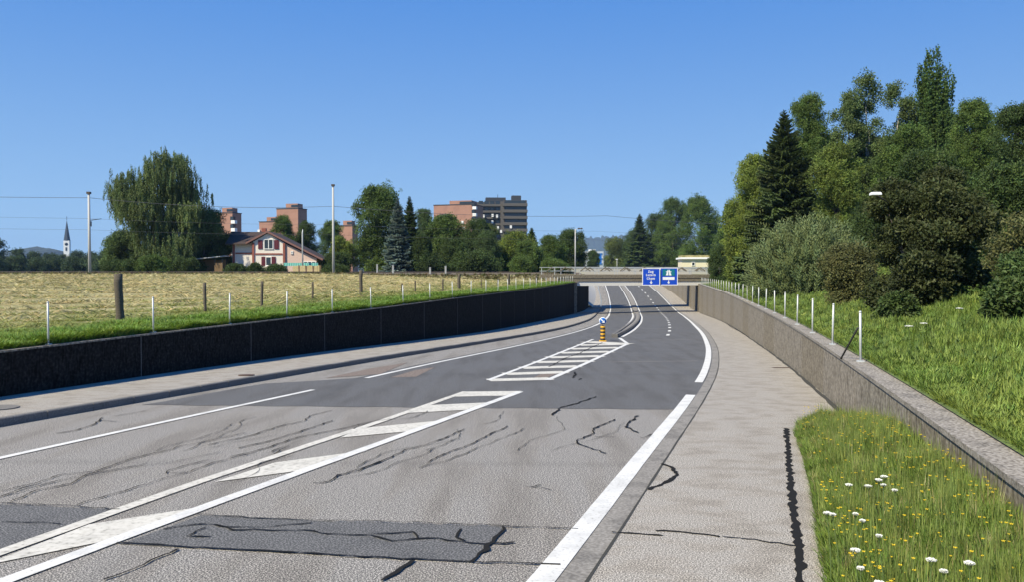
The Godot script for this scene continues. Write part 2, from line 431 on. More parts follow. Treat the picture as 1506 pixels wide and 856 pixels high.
func patch(c: Array, lift: float) -> ArrayMesh:
	# four plan corners, draped on the road
	var q := []
	for i in 4:
		q.append(Vector2(c[2 * i], c[2 * i + 1]))
	var n := 10
	var rows := []
	for i in n + 1:
		var row := []
		for j in n + 1:
			var p: Vector2 = q[0].lerp(q[1], float(i) / n).lerp(q[3].lerp(q[2], float(i) / n), float(j) / n)
			row.append(P(p.x, p.y, road_h(p.x, p.y) + lift))
		rows.append(row)
	return sheet(rows)


func nth(n: int) -> String:
	var small := ["zeroth", "first", "second", "third", "fourth", "fifth", "sixth", "seventh", "eighth", "ninth", "tenth", "eleventh", "twelfth", "thirteenth", "fourteenth", "fifteenth", "sixteenth", "seventeenth", "eighteenth", "nineteenth", "twentieth"]
	if n <= 20:
		return small[n]
	if n == 30:
		return "thirtieth"
	return ("twenty-" if n < 30 else "thirty-") + small[n % 10]


# ------------------------------------------------------------------ materials
func srgb(c: Color) -> Color:
	return c.linear_to_srgb()


func noise_texture(ramp: Array, frequency: float, salt: int, type := FastNoiseLite.TYPE_SIMPLEX_SMOOTH, octaves := 4, size := 512) -> NoiseTexture2D:
	var n := FastNoiseLite.new()
	n.noise_type = type
	n.seed = salt
	n.frequency = frequency
	n.fractal_octaves = octaves
	if octaves == 1:
		n.fractal_type = FastNoiseLite.FRACTAL_NONE
	var g := Gradient.new()
	var offsets := PackedFloat32Array()
	var colors := PackedColorArray()
	for r in ramp:
		offsets.append(r[0])
		colors.append(srgb(r[1]))
	g.offsets = offsets
	g.colors = colors
	var t := NoiseTexture2D.new()
	t.width = size
	t.height = size
	t.seamless = true
	t.noise = n
	t.color_ramp = g
	return t


func plain(c: Color, roughness := 0.8, metallic := 0.0) -> StandardMaterial3D:
	var m := StandardMaterial3D.new()
	m.albedo_color = srgb(c)
	m.roughness = roughness
	m.metallic = metallic
	return m


func textured(t: Texture2D, tile: Vector3, roughness: float, coarse: Texture2D = null, coarse_tile := Vector3.ONE * 9.0, bump: Texture2D = null, bump_cm := 0.5) -> StandardMaterial3D:
	var m := StandardMaterial3D.new()
	m.albedo_texture = t
	m.roughness = roughness
	m.uv1_triplanar = true
	m.uv1_world_triplanar = true
	m.uv1_scale = Vector3.ONE / tile
	if coarse:
		m.detail_enabled = true
		m.detail_albedo = coarse
		m.detail_blend_mode = BaseMaterial3D.BLEND_MODE_MUL
		m.detail_uv_layer = BaseMaterial3D.DETAIL_UV_2
		m.uv2_triplanar = true
		m.uv2_world_triplanar = true
		m.uv2_scale = Vector3.ONE / coarse_tile
	if bump:
		m.heightmap_enabled = true
		m.heightmap_texture = bump
		m.heightmap_scale = bump_cm
	return m


func grey(v: float, warm := 0.0) -> Color:
	return Color(v * (1.0 + warm * 0.95), v, v * (1.0 - warm * 1.35))


func make_materials() -> void:
	var value := FastNoiseLite.TYPE_VALUE
	var stains := noise_texture([[0.2, grey(0.7)], [0.45, grey(0.95)], [0.7, grey(1.0)]], 0.012, 5)
	var stains_soft := noise_texture([[0.15, grey(0.82)], [0.5, grey(0.97)], [0.8, grey(1.0)]], 0.016, 6)
	var tracks := noise_texture([[0.2, grey(0.78, 0.03)], [0.42, grey(0.93, 0.02)], [0.6, grey(1.0)]], 0.02, 7, FastNoiseLite.TYPE_SIMPLEX_SMOOTH, 5)
	var pits := noise_texture([[0.0, grey(0.0)], [1.0, grey(1.0)]], 0.22, 9, value, 2)
	M.old_asphalt = textured(noise_texture([[0.2, grey(0.035, 0.05)], [0.45, grey(0.145, 0.07)], [0.6, grey(0.205, 0.08)], [0.8, grey(0.6, 0.08)]], 0.4, 1, FastNoiseLite.TYPE_SIMPLEX, 1, 1024), Vector3.ONE * 7.2, 0.9, tracks, Vector3(9.0, 9.0, 60.0))
	M.new_asphalt = textured(noise_texture([[0.2, grey(0.035, 0.02)], [0.5, grey(0.08, 0.02)], [0.65, grey(0.105, 0.03)], [0.82, grey(0.24, 0.03)]], 0.33, 2, FastNoiseLite.TYPE_SIMPLEX, 1, 1024), Vector3.ONE * 9.1, 0.85, tracks, Vector3(7.0, 7.0, 45.0))
	M.patch_asphalt = textured(noise_texture([[0.2, grey(0.04, 0.02)], [0.5, grey(0.095, 0.02)], [0.85, grey(0.24, 0.04)]], 0.33, 3, FastNoiseLite.TYPE_SIMPLEX, 1, 1024), Vector3.ONE * 7.9, 0.85, stains_soft, Vector3.ONE * 5.0, pits, 0.15)
	M.pavement = textured(noise_texture([[0.2, grey(0.09, 0.1)], [0.5, grey(0.25, 0.1)], [0.8, grey(0.58, 0.1)]], 0.4, 4, FastNoiseLite.TYPE_SIMPLEX, 1, 1024), Vector3.ONE * 7.0, 0.92, tracks, Vector3(8.0, 8.0, 5.0))
	M.brown_asphalt = textured(noise_texture([[0.2, Color(0.11, 0.08, 0.06)], [0.5, Color(0.18, 0.14, 0.11)], [0.8, Color(0.24, 0.2, 0.17)]], 0.1, 48), Vector3.ONE * 4.0, 0.9)
	M.gutter = textured(noise_texture([[0.2, grey(0.16, 0.1)], [0.6, grey(0.24, 0.09)], [0.9, grey(0.3, 0.08)]], 0.08, 14), Vector3.ONE * 2.0, 0.9, stains, Vector3.ONE * 3.0)
	M.kerb = textured(noise_texture([[0.2, grey(0.1, 0.06)], [0.6, grey(0.18, 0.07)], [0.9, grey(0.27, 0.07)]], 0.1, 15), Vector3.ONE * 1.7, 0.85, stains_soft, Vector3.ONE * 5.0)
	M.paint = textured(noise_texture([[0.12, Color(0.4, 0.385, 0.35)], [0.26, Color(0.62, 0.6, 0.56)], [0.5, Color(0.68, 0.67, 0.63)]], 0.12, 16, FastNoiseLite.TYPE_SIMPLEX_SMOOTH, 5), Vector3.ONE * 3.0, 0.7, stains_soft, Vector3.ONE * 4.0)
	M.worn_paint = textured(noise_texture([[0.12, Color(0.3, 0.28, 0.24)], [0.3, Color(0.54, 0.51, 0.44)], [0.7, Color(0.62, 0.59, 0.52)]], 0.05, 17, FastNoiseLite.TYPE_SIMPLEX_SMOOTH, 5), Vector3.ONE * 2.2, 0.75, stains_soft, Vector3.ONE * 4.0)
	M.seal = plain(Color(0.02, 0.02, 0.02), 0.9)
	M.seal.metallic_specular = 0.15
	M.dark_seam = textured(noise_texture([[0.3, Color(0.02, 0.02, 0.018)], [0.7, Color(0.07, 0.065, 0.05)]], 0.2, 18), Vector3.ONE, 0.95)
	var streaks := noise_texture([[0.25, Color(0.4, 0.38, 0.35)], [0.42, Color(0.78, 0.76, 0.72)], [0.6, Color(1, 1, 1)]], 0.06, 19)
	var grime := [[0.2, Color(0.16, 0.138, 0.105)], [0.5, Color(0.27, 0.238, 0.19)], [0.8, Color(0.37, 0.33, 0.27)]]
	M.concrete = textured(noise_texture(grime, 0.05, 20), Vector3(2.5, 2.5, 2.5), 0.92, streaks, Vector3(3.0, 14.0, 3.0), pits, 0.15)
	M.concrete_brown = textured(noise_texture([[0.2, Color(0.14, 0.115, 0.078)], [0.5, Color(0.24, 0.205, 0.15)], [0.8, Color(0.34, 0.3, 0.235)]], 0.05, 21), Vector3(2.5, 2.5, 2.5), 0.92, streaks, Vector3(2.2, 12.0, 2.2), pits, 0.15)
	M.concrete_black = textured(noise_texture([[0.2, Color(0.014, 0.014, 0.014)], [0.5, Color(0.024, 0.023, 0.022)], [0.8, Color(0.05, 0.047, 0.043)]], 0.05, 22), Vector3(2.5, 2.5, 2.5), 0.92, streaks, Vector3(2.6, 14.0, 2.6), pits, 0.15)  # near-black base colour, much darker than the right wall concrete
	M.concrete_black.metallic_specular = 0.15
	M.coping = textured(noise_texture([[0.2, Color(0.13, 0.11, 0.085)], [0.45, Color(0.27, 0.24, 0.2)], [0.8, Color(0.4, 0.365, 0.315)]], 0.06, 23), Vector3.ONE * 1.6, 0.95, stains, Vector3.ONE * 3.0, pits, 0.6)
	M.white_concrete = textured(noise_texture([[0.2, Color(0.62, 0.6, 0.55)], [0.7, Color(0.76, 0.745, 0.7)]], 0.04, 24), Vector3.ONE * 3.0, 0.85)
	M.beige_concrete = textured(noise_texture([[0.2, Color(0.42, 0.39, 0.33)], [0.7, Color(0.55, 0.52, 0.45)]], 0.04, 25), Vector3.ONE * 3.0, 0.85)
	M.field = textured(noise_texture([[0.2, Color(0.19, 0.17, 0.075)], [0.42, Color(0.32, 0.28, 0.135)], [0.7, Color(0.44, 0.38, 0.2)]], 0.06, 26), Vector3(3.0, 3.0, 1.4), 0.95, noise_texture([[0.25, Color(0.62, 0.66, 0.5)], [0.5, Color(0.95, 0.95, 0.9)], [0.75, Color(1, 1, 1)]], 0.02, 27), Vector3(26.0, 26.0, 9.0))
	M.soil_grass = textured(noise_texture([[0.2, Color(0.06, 0.08, 0.02)], [0.5, Color(0.1, 0.15, 0.03)], [0.8, Color(0.16, 0.21, 0.05)]], 0.06, 28), Vector3.ONE * 2.4, 0.95, stains, Vector3.ONE * 10.0)
	M.far_ground = textured(noise_texture([[0.2, Color(0.05, 0.07, 0.025)], [0.5, Color(0.09, 0.11, 0.04)], [0.8, Color(0.15, 0.15, 0.06)]], 0.03, 29), Vector3.ONE * 40.0, 0.95)
	M.ballast = textured(noise_texture([[0.25, Color(0.05, 0.04, 0.03)], [0.5, Color(0.12, 0.095, 0.07)], [0.8, Color(0.22, 0.18, 0.14)]], 0.2, 30), Vector3.ONE * 2.0, 0.95)
	M.steel_dark = plain(Color(0.06, 0.045, 0.035), 0.6)
	M.galvanised = textured(noise_texture([[0.3, Color(0.48, 0.5, 0.5)], [0.7, Color(0.62, 0.64, 0.63)]], 0.05, 31), Vector3.ONE * 0.6, 0.5)
	M.galvanised.metallic = 0.25
	M.mast = textured(noise_texture([[0.3, Color(0.4, 0.4, 0.39)], [0.7, Color(0.52, 0.52, 0.5)]], 0.05, 32), Vector3.ONE * 1.5, 0.7)
	M.wood = textured(noise_texture([[0.25, Color(0.035, 0.028, 0.02)], [0.5, Color(0.09, 0.075, 0.055)], [0.75, Color(0.2, 0.17, 0.13)]], 0.06, 33), Vector3(0.25, 1.6, 0.25), 0.95)
	M.black = plain(Color(0.02, 0.02, 0.02), 0.6)
	M.sign_blue = plain(Color(0.004, 0.06, 0.5), 0.45)
	M.sign_green = plain(Color(0.004, 0.16, 0.22), 0.45)
	M.sign_white = plain(Color(0.78, 0.8, 0.82), 0.5)
	M.disc_blue = plain(Color(0.01, 0.13, 0.5), 0.4)
	M.yellow = plain(Color(0.62, 0.33, 0.015), 0.5)
	M.roof_tile = textured(noise_texture([[0.25, Color(0.03, 0.02, 0.017)], [0.55, Color(0.05, 0.033, 0.027)], [0.8, Color(0.08, 0.055, 0.045)]], 0.15, 34), Vector3.ONE * 2.0, 0.9)
	M.roof_edge = plain(Color(0.2, 0.1, 0.085), 0.8)
	M.render_white = textured(noise_texture([[0.2, Color(0.66, 0.61, 0.54)], [0.7, Color(0.77, 0.72, 0.65)]], 0.05, 35), Vector3.ONE * 4.0, 0.9)
	M.render_pink = textured(noise_texture([[0.2, Color(0.56, 0.4, 0.33)], [0.7, Color(0.66, 0.5, 0.42)]], 0.05, 36), Vector3.ONE * 4.0, 0.9)
	M.brick_red = textured(noise_texture([[0.3, Color(0.22, 0.07, 0.05)], [0.7, Color(0.32, 0.11, 0.08)]], 0.2, 37), Vector3.ONE * 1.5, 0.9)
	M.shutter = plain(Color(0.13, 0.018, 0.03), 0.6)
	M.window_frame = plain(Color(0.75, 0.75, 0.73), 0.6)
	M.glass = plain(Color(0.03, 0.04, 0.05), 0.08)
	M.apartment_brick = textured(noise_texture([[0.3, Color(0.32, 0.17, 0.125)], [0.7, Color(0.4, 0.22, 0.165)]], 0.1, 38), Vector3.ONE * 6.0, 0.9, stains_soft, Vector3.ONE * 30.0)
	M.apartment_grey = textured(noise_texture([[0.3, Color(0.06, 0.055, 0.052)], [0.7, Color(0.1, 0.092, 0.085)]], 0.1, 39), Vector3.ONE * 6.0, 0.9, stains_soft, Vector3.ONE * 30.0)
	M.apartment_band = plain(Color(0.1, 0.092, 0.085), 0.9)
	M.roof_dark = plain(Color(0.035, 0.042, 0.055), 0.8)
	M.awning = plain(Color(0.78, 0.78, 0.78), 0.7)
	M.slate = plain(Color(0.03, 0.045, 0.07), 0.6)
	M.cream = textured(noise_texture([[0.3, Color(0.66, 0.6, 0.42)], [0.7, Color(0.74, 0.68, 0.5)]], 0.05, 40), Vector3.ONE * 4.0, 0.9)
	M.teal = plain(Color(0.2, 0.55, 0.46), 0.7)
	M.plank = textured(noise_texture([[0.3, Color(0.52, 0.41, 0.18)], [0.7, Color(0.66, 0.54, 0.27)]], 0.1, 41), Vector3(0.3, 2.0, 0.3), 0.85)
	M.plank_brown = textured(noise_texture([[0.3, Color(0.16, 0.1, 0.05)], [0.7, Color(0.24, 0.16, 0.08)]], 0.1, 42), Vector3(0.3, 2.0, 0.3), 0.85)
	M.office = plain(Color(0.5, 0.54, 0.58), 0.7)
	M.office_glass = plain(Color(0.08, 0.17, 0.3), 0.2)
	M.wire = plain(Color(0.1, 0.1, 0.11), 0.6)
	M.bark = textured(noise_texture([[0.25, Color(0.04, 0.032, 0.024)], [0.7, Color(0.11, 0.09, 0.07)]], 0.08, 43), Vector3(0.4, 1.4, 0.4), 0.95)
	M.bark_pale = textured(noise_texture([[0.3, Color(0.2, 0.18, 0.15)], [0.5, Color(0.42, 0.4, 0.36)], [0.8, Color(0.55, 0.53, 0.5)]], 0.06, 44), Vector3(0.8, 0.5, 0.8), 0.9)
	M.hill = textured(noise_texture([[0.25, Color(0.018, 0.03, 0.022)], [0.5, Color(0.03, 0.045, 0.03)], [0.8, Color(0.05, 0.065, 0.04)]], 0.05, 45), Vector3.ONE * 500.0, 1.0)
	M.leaf = leaf_material(0.5)
	M.blade = leaf_material(0.5)
	M.petal_white = plain(Color(0.72, 0.73, 0.66), 0.8)
	M.petal_yellow = plain(Color(0.75, 0.55, 0.02), 0.7)
	M.stem = plain(Color(0.1, 0.15, 0.04), 0.8)
	M.rust = textured(noise_texture([[0.3, Color(0.05, 0.03, 0.02)], [0.7, Color(0.12, 0.075, 0.05)]], 0.1, 46), Vector3.ONE, 0.8)


func leaf_material(through: float) -> StandardMaterial3D:
	var m := StandardMaterial3D.new()
	m.albedo_color = Color.WHITE
	m.vertex_color_use_as_albedo = true
	m.roughness = 0.6
	m.metallic_specular = 0.35
	m.backlight_enabled = true
	m.backlight = srgb(Color(through, through, through * 0.6))
	return m


# ------------------------------------------------------------------ plants
func leaf(st: SurfaceTool, at: Vector3, along_dir: Vector3, side: Vector3, length: float, width: float, fold := 0.25) -> void:
	var up := along_dir.cross(side).normalized()
	var mid := at + along_dir * length * 0.45
	var tip := at + along_dir * length - up * length * 0.12
	tri(st, at, mid + side * width * 0.5 + up * width * fold, tip)
	tri(st, at, tip, mid - side * width * 0.5 + up * width * fold)


func any_dir() -> Vector3:
	var z := rng.randf_range(-1, 1)
	var a := rng.randf() * TAU
	var r := sqrt(1.0 - z * z)
	return Vector3(r * cos(a), z, r * sin(a))


func make_clumps() -> void:
	rng.seed = 11
	clump.broad = []
	for v in 3:
		var st := begin()
		for k in 26:
			var p := any_dir() * pow(rng.randf(), 0.45)
			p.y *= 0.75
			var d := (any_dir() + Vector3(0, -0.25, 0) + p * 0.6).normalized()
			var s := d.cross(any_dir()).normalized()
			leaf(st, p, d, s, rng.randf_range(0.3, 0.48), rng.randf_range(0.2, 0.32))
		clump.broad.append(done(st))
	clump.hang = []
	for v in 2:
		var st := begin()
		for strand in 3:
			var o := any_dir() * 0.28
			o.y *= 0.5
			for k in 13:
				var t := k / 12.0
				var p := o + Vector3(sin(t * 4.0 + v) * 0.06, 0.3 - t * 1.5, cos(t * 3.0) * 0.06)
				var d := (Vector3(rng.randf_range(-1, 1), -0.9, rng.randf_range(-1, 1))).normalized()
				leaf(st, p, d, d.cross(any_dir()).normalized(), 0.24, 0.15)
		clump.hang.append(done(st))
	clump.upright = []
	for v in 2:
		var st := begin()
		for k in 26:
			var t := rng.randf()
			var p := any_dir() * 0.3 * (1.0 - t * 0.7) + Vector3.UP * (t * 1.7 - 0.6)
			var d := (Vector3.UP * 0.9 + any_dir()).normalized()
			leaf(st, p, d, d.cross(any_dir()).normalized(), rng.randf_range(0.26, 0.4), rng.randf_range(0.16, 0.26))
		clump.upright.append(done(st))
	clump.rod = []
	for v in 2:
		var st := begin()
		tube(st, [Vector3(0, -0.9, 0), Vector3(0.03, 0.5, 0)], [0.012, 0.005], 3, false)
		for k in 22:
			var t := k / 21.0
			var p := Vector3(0.03 * t, -0.8 + t * 1.5, 0)
			var a := k * 2.4
			var d := Vector3(cos(a) * 0.75, 0.65, sin(a) * 0.75).normalized()
			leaf(st, p, d, d.cross(Vector3.UP).normalized(), 0.34, 0.075)
		clump.rod.append(done(st))
	clump.bough = []
	for v in 3:
		var st := begin()
		tube(st, [Vector3(0, 0, 0), Vector3(0.5, -0.08, 0), Vector3(1, -0.04, 0)], [0.025, 0.014, 0.004], 3, false)
		for k in 24:
			var t := 0.12 + 0.88 * k / 23.0
			var sgn := -1.0 if k % 2 else 1.0
			var c := Vector3(t, -0.16 * t * (1.3 - t) * 1.6, 0)
			var len := 0.34 * (1.08 - t) + 0.09
			var d := Vector3(0.55, -0.2 - rng.randf() * 0.25, sgn * 0.85).normalized()
			leaf(st, c, d, d.cross(Vector3.UP).normalized(), len, 0.13, -0.4)
			var hang := Vector3(0.35, -0.9, sgn * rng.randf_range(0.1, 0.5)).normalized()
			leaf(st, c, hang, Vector3(0.9, 0.2, 0.2).normalized(), len * 0.75, 0.1)
			leaf(st, c + d * len * 0.5, hang, Vector3(0.8, 0.1, sgn * 0.5).normalized(), len * 0.6, 0.09)
		leaf(st, Vector3(0.9, -0.05, 0), Vector3(1, 0.05, 0).normalized(), Vector3(0, 0, 1), 0.22, 0.1)
		clump.bough.append(done(st))
	clump.tuft = []
	for v in 3:
		clump.tuft.append(tuft(15, 1.0, 0.03, 0.32, 0.55))
	clump.tall_tuft = []
	for v in 2:
		clump.tall_tuft.append(tuft(9, 1.0, 0.018, 0.22, 0.4))
	clump.straw = []
	for v in 2:
		var st := begin()
		for k in 12:
			var a := rng.randf() * TAU
			var d := Vector3(cos(a), rng.randf_range(0.05, 0.6), sin(a)).normalized()
			var p := Vector3(rng.randf_range(-1, 1), 0.0, rng.randf_range(-1, 1)) * 0.6
			leaf(st, p, d, d.cross(Vector3.UP).normalized(), rng.randf_range(0.4, 0.9), 0.05)
		clump.straw.append(done(st))
	clump.herb = []
	for v in 2:
		var st := begin()
		for k in 14:
			var a := rng.randf() * TAU
			var d := Vector3(cos(a), rng.randf_range(0.2, 1.2), sin(a)).normalized()
			var p := Vector3(0, rng.randf_range(0.0, 0.7), 0) + d * 0.1
			leaf(st, p, d, d.cross(Vector3.UP).normalized(), rng.randf_range(0.3, 0.55), rng.randf_range(0.12, 0.22))
		clump.herb.append(done(st))
	clump.flower = []
	var fs := begin()
	for k in 6:
		var a := TAU * k / 6
		var d := Vector3(cos(a), 0.35, sin(a)).normalized()
		leaf(fs, Vector3(0.01, 0.9, 0.01), d, d.cross(Vector3.UP).normalized(), 0.05, 0.04)
	clump.flower.append(done(fs))


func tuft(blades: int, height: float, width: float, spread: float, lean: float) -> ArrayMesh:
	var st := begin()
	for k in blades:
		var a := rng.randf() * TAU
		var o := Vector3(cos(a), 0, sin(a)) * rng.randf() * spread
		var b := a + rng.randf_range(-0.9, 0.9)
		var out := Vector3(cos(b), 0, sin(b))
		var side := Vector3(-sin(b), 0, cos(b)) * width * rng.randf_range(0.7, 1.3)
		var h := height * rng.randf_range(0.55, 1.0)
		var l := lean * rng.randf_range(0.2, 1.0)
		var m := o + Vector3.UP * h * 0.55 + out * l * 0.3
		var tip := o + Vector3.UP * h * (1.0 - 0.25 * l) + out * l
		quad(st, o - side, m - side * 0.8, m + side * 0.8, o + side)
		tri(st, m - side * 0.8, tip, m + side * 0.8)
	return done(st)


func scatter(called: String, mesh: Mesh, m: Material, where: Array, tints: Array, parent: Node) -> MultiMeshInstance3D:
	var mm := MultiMesh.new()
	mm.transform_format = MultiMesh.TRANSFORM_3D
	mm.use_colors = tints.size() > 0
	mm.mesh = mesh
	mm.instance_count = where.size()
	for i in where.size():
		mm.set_instance_transform(i, where[i])
		if tints.size():
			mm.set_instance_color(i, tints[i])
	var o := MultiMeshInstance3D.new()
	o.name = free_name(called) if parent == self else called
	o.multimesh = mm
	o.material_override = m
	parent.add_child(o, true)
	return o


func turned(scale_by: float, tilt := 3.0) -> Basis:
	return Basis(any_dir(), rng.randf() * tilt).rotated(Vector3.UP, rng.randf() * TAU).scaled(Vector3.ONE * scale_by)


func tint(c: Color, spread := 0.28) -> Color:
	var k := 1.0 + rng.randf_range(-spread, spread) * (1.0 if rng.randf() < 0.8 else 1.7)
	var w := rng.randf_range(-0.1, 0.1)
	return Color(c.r * k * (1.0 + w), c.g * k, c.b * k * (1.0 - w))


func grow(t: Array) -> void:
	var kind: String = t[1]
	var x: float = t[2]
	var f: float = t[3]
	var ground := left_h(x, f) if x < px(WALL_LEFT, minf(f, 240.0)) else right_h(x, f)
	var H: float = t[4] - ground
	var W: float = t[5]
	var o := thing(t[0], t[7], "tree" if not kind in ["shrub", "willow", "twiggy"] else "shrub", P(x, f, ground - 0.05), 0.0, "")
	rng.seed = hash(t[7])
	var c: Color = COLORS[t[6]]
	var pale := kind in ["birch", "aspen"]
	var bark: Material = M.bark_pale if pale else M.bark
	var wood := begin()
	wood.set_smooth_group(0)
	var lean := Vector3(rng.randf_range(-0.03, 0.03), 0, rng.randf_range(-0.03, 0.03)) * H
	var r0 := clampf(H * 0.017, 0.03, 0.35)
	if kind in ["shrub", "willow", "twiggy"]:
		for k in 7:
			var a := TAU * k / 7.0 + rng.randf()
			var e := Vector3(cos(a) * W * 0.2, H * rng.randf_range(0.4, 0.7), sin(a) * W * 0.2)
			tube(wood, [Vector3(cos(a), 0, sin(a)) * 0.1, e * Vector3(0.4, 0.55, 0.4), e], [r0, r0 * 0.7, r0 * 0.25], 5, false)
	else:
		tube(wood, [Vector3.ZERO, Vector3(0, H * 0.04, 0), lean * 0.4 + Vector3(0, H * 0.4, 0), lean + Vector3(0, H * (0.93 if kind != "aspen" else 0.7), 0)], [r0 * 1.5, r0, r0 * 0.75, r0 * 0.12], 8, false)
	var where := {}
	var lobes := []
	var bottom := 0.04 if kind in ["shrub", "willow", "twiggy"] else 0.06
	var spots := []
	var kindmesh := "broad"
	var base_scale := clampf(W * 0.062, 0.26, 0.62)
	if f > 100.0:
		base_scale = clampf(W * 0.07, 0.34, 0.62)
	match kind:
		"broad", "shrub", "birch", "twiggy":
			if kind == "birch":
				for l in [[29, 167, 14], [14, 152, 22], [36, 142, 24], [0, 130, 24], [-25, 130, 20], [-47, 120, 18], [-57, 104, 12], [-10, 102, 28], [20, 102, 30], [50, 107, 22], [60, 92, 14], [0, 72, 26], [30, 67, 28], [-20, 62, 18], [15, 37, 26], [40, 37, 20], [0, 17, 18], [25, 14, 18], [52, 62, 16], [-38, 100, 12], [45, 125, 14], [20, 172, 8]]:
					lobes.append([Vector3(l[0], l[1], rng.randf_range(-22, 22)) * 0.0948, l[2] * 0.0948])
			else:
				var nl := int(clampf(34.0 * H / W, 36, 95))
				for k in nl:
					var ty := lerpf(bottom, 1.0, (k + rng.randf()) / nl)
					var lr := W * (rng.randf_range(0.1, 0.17) if kind != "shrub" else rng.randf_range(0.07, 0.16))
					var wide := sqrt(maxf(0.03, 1.0 - pow(absf(ty * 1.55 - 0.55), 2.4))) if ty > 0.36 else lerpf(0.82, 1.0, ty / 0.36)
					wide *= rng.randf_range(0.82, 1.12) if kind != "shrub" else rng.randf_range(0.72, 1.2)
					var a := rng.randf() * TAU
					var rr := (W / 2 - lr) * wide * sqrt(rng.randf_range(0.25, 1.0))
					var cap := H if t[0] != "copper_bush" else H * (0.82 + 0.18 * sin(a * 2.0 + 1.0) * cos(a * 3.0))
					var q := Vector3(cos(a) * rr, minf(ty * H, cap - lr * 0.8), sin(a) * rr)
					lobes.append([q, lr])
					if kind != "shrub" and k % 3 == 0:
						tube(wood, [lean * 0.5 + Vector3(0, q.y * 0.6, 0), (lean * 0.5 + Vector3(0, q.y * 0.8, 0)).lerp(q, 0.5), q], [r0 * 0.4, r0 * 0.28, r0 * 0.1], 5, false)
			var n := int(clampf(1600.0 * pow(W * H / 60.0, 0.5) * (0.6 / base_scale), 700, 4500))
			if t[9] > 0:
				n = int(t[9])
				base_scale = W * 0.1
			if kind == "twiggy":
				n = 420
				base_scale = 0.22
			if kind == "birch":
				kindmesh = "hang"
				base_scale = 0.85
				n = 3000
			if t[0] == "copper_bush":
				n = 6000
				base_scale = 0.3
			if t[0] == "brown_bush":
				n = 1700
				base_scale = 0.22
			var total := 0.0
			for l in lobes:
				total += l[1] * l[1]
			var ragged := 0.3 if t[0] == "copper_bush" else 0.16
			for l in lobes:
				var branch := rng.randf_range(0.78, 1.25)
				var m := int(n * l[1] * l[1] / total)
				for k in m:
					var d := any_dir()
					if t[0] == "copper_bush":
						d.y *= 0.5
					var stray := rng.randf() < ragged
					var q: Vector3 = l[0] + d * l[1] * (rng.randf_range(0.62, 1.12) if not stray else rng.randf_range(1.1, 1.55))
					if q.y < H * 0.015:
						continue
					spots.append([q, turned(base_scale * (rng.randf_range(0.65, 1.3) if not stray else 0.5)) if kindmesh == "broad" else Basis(Vector3.UP, rng.randf() * TAU).scaled(Vector3(1, rng.randf_range(0.8, 1.5), 1) * base_scale), branch])
		"spruce":
			kindmesh = "bough"
			var n := 640
			for k in n:
				var ty := pow((k + 0.5) / n, 1.25)
				var y := H * lerpf(0.09, 0.985, ty)
				var R := W / 2 * pow(1.0 - ty, 0.8) * rng.randf_range(0.5, 1.18) + 0.15
				var yaw := k * 2.39996 + rng.randf_range(-0.6, 0.6)
				var pitch := lerpf(-0.28, 0.35, ty) + rng.randf_range(-0.12, 0.12)
				var b := Basis(Vector3.UP, yaw) * Basis(Vector3(0, 0, 1), pitch)
				spots.append([Vector3(0, y, 0) + lean * ty, b.scaled(Vector3(1, 1, 1) * R) if true else b])
		"poplar":
			kindmesh = "upright"
			for k in 120:
				var y0 := H * rng.randf_range(0.04, 0.8)
				var a := rng.randf() * TAU
				var R := W / 2 * rng.randf_range(0.4, 0.85)
				var length := H * rng.randf_range(0.14, 0.24)
				for s in 30:
					var u := s / 29.0
					var rr := R * (0.35 + 0.65 * sqrt(u)) * (1.0 - 0.7 * smoothstep(0.87, 1.02, (y0 + length * u) / H))
					var q := Vector3(cos(a) * rr, minf(y0 + length * u, H * 0.985), sin(a) * rr) + any_dir() * 0.22 + lean
					spots.append([q, Basis(any_dir(), rng.randf() * 0.4).scaled(Vector3.ONE * rng.randf_range(0.4, 0.62))])
		"aspen":
			for L in [[-0.3, 0.9, 0.16], [-0.02, 1.0, 0.15], [0.27, 0.93, 0.17], [0.42, 0.76, 0.12], [-0.42, 0.7, 0.12], [0.12, 0.66, 0.2]]:
				var ax: float = L[0] * W
				var az := rng.randf_range(-0.15, 0.15) * W
				var high: float = H * L[1]
				tube(wood, [lean * 0.3 + Vector3(0, H * 0.3, 0), Vector3(ax * 0.7, H * 0.5, az * 0.6), Vector3(ax, high * 0.86, az)], [r0 * 0.6, r0 * 0.42, r0 * 0.08], 6, false)
				for k in 26:
					var ty := lerpf(0.38, 0.97, (k + rng.randf()) / 26.0)
					var wide: float = W * L[2] * sqrt(maxf(0.05, 1.0 - pow(absf((ty - 0.66) / 0.34), 2.2)))
					var turn := rng.randf() * TAU
					var out := wide * sqrt(rng.randf_range(0.1, 1.0))
					lobes.append([Vector3(ax * smoothstep(0.2, 0.55, ty) + cos(turn) * out, ty * high, az + sin(turn) * out), W * rng.randf_range(0.045, 0.085)])
			for l in lobes:
				for k in 25:
					var q: Vector3 = l[0] + any_dir() * l[1] * rng.randf_range(0.4, 1.2)
					spots.append([q, turned(rng.randf_range(0.3, 0.55))])
		"willow":
			kindmesh = "rod"
			for k in 2600:
				var d := any_dir()
				d.y = absf(d.y) * 1.0
				var rr := rng.randf_range(0.6, 1.03) * (1.0 + 0.12 * rough_ground.get_noise_2d(d.x * 90.0, d.z * 90.0))
				var q := Vector3(d.x * W / 2 * rr, 0.2 + d.y * (H - 0.6) * rr, d.z * W / 2.4 * rr)
				var out := (Vector3(d.x * 0.7, 0.9, d.z * 0.7) + any_dir() * 0.35).normalized()
				var b := Basis(Quaternion(Vector3.UP, out)) * Basis(Vector3.UP, rng.randf() * TAU)
				spots.append([q, b.scaled(Vector3.ONE * rng.randf_range(0.5, 0.85))])
	part("trunk" if not kind in ["shrub", "willow", "twiggy"] else "stems", done(wood), bark, o)
	var variants: Array = clump[kindmesh]
	var placed := []
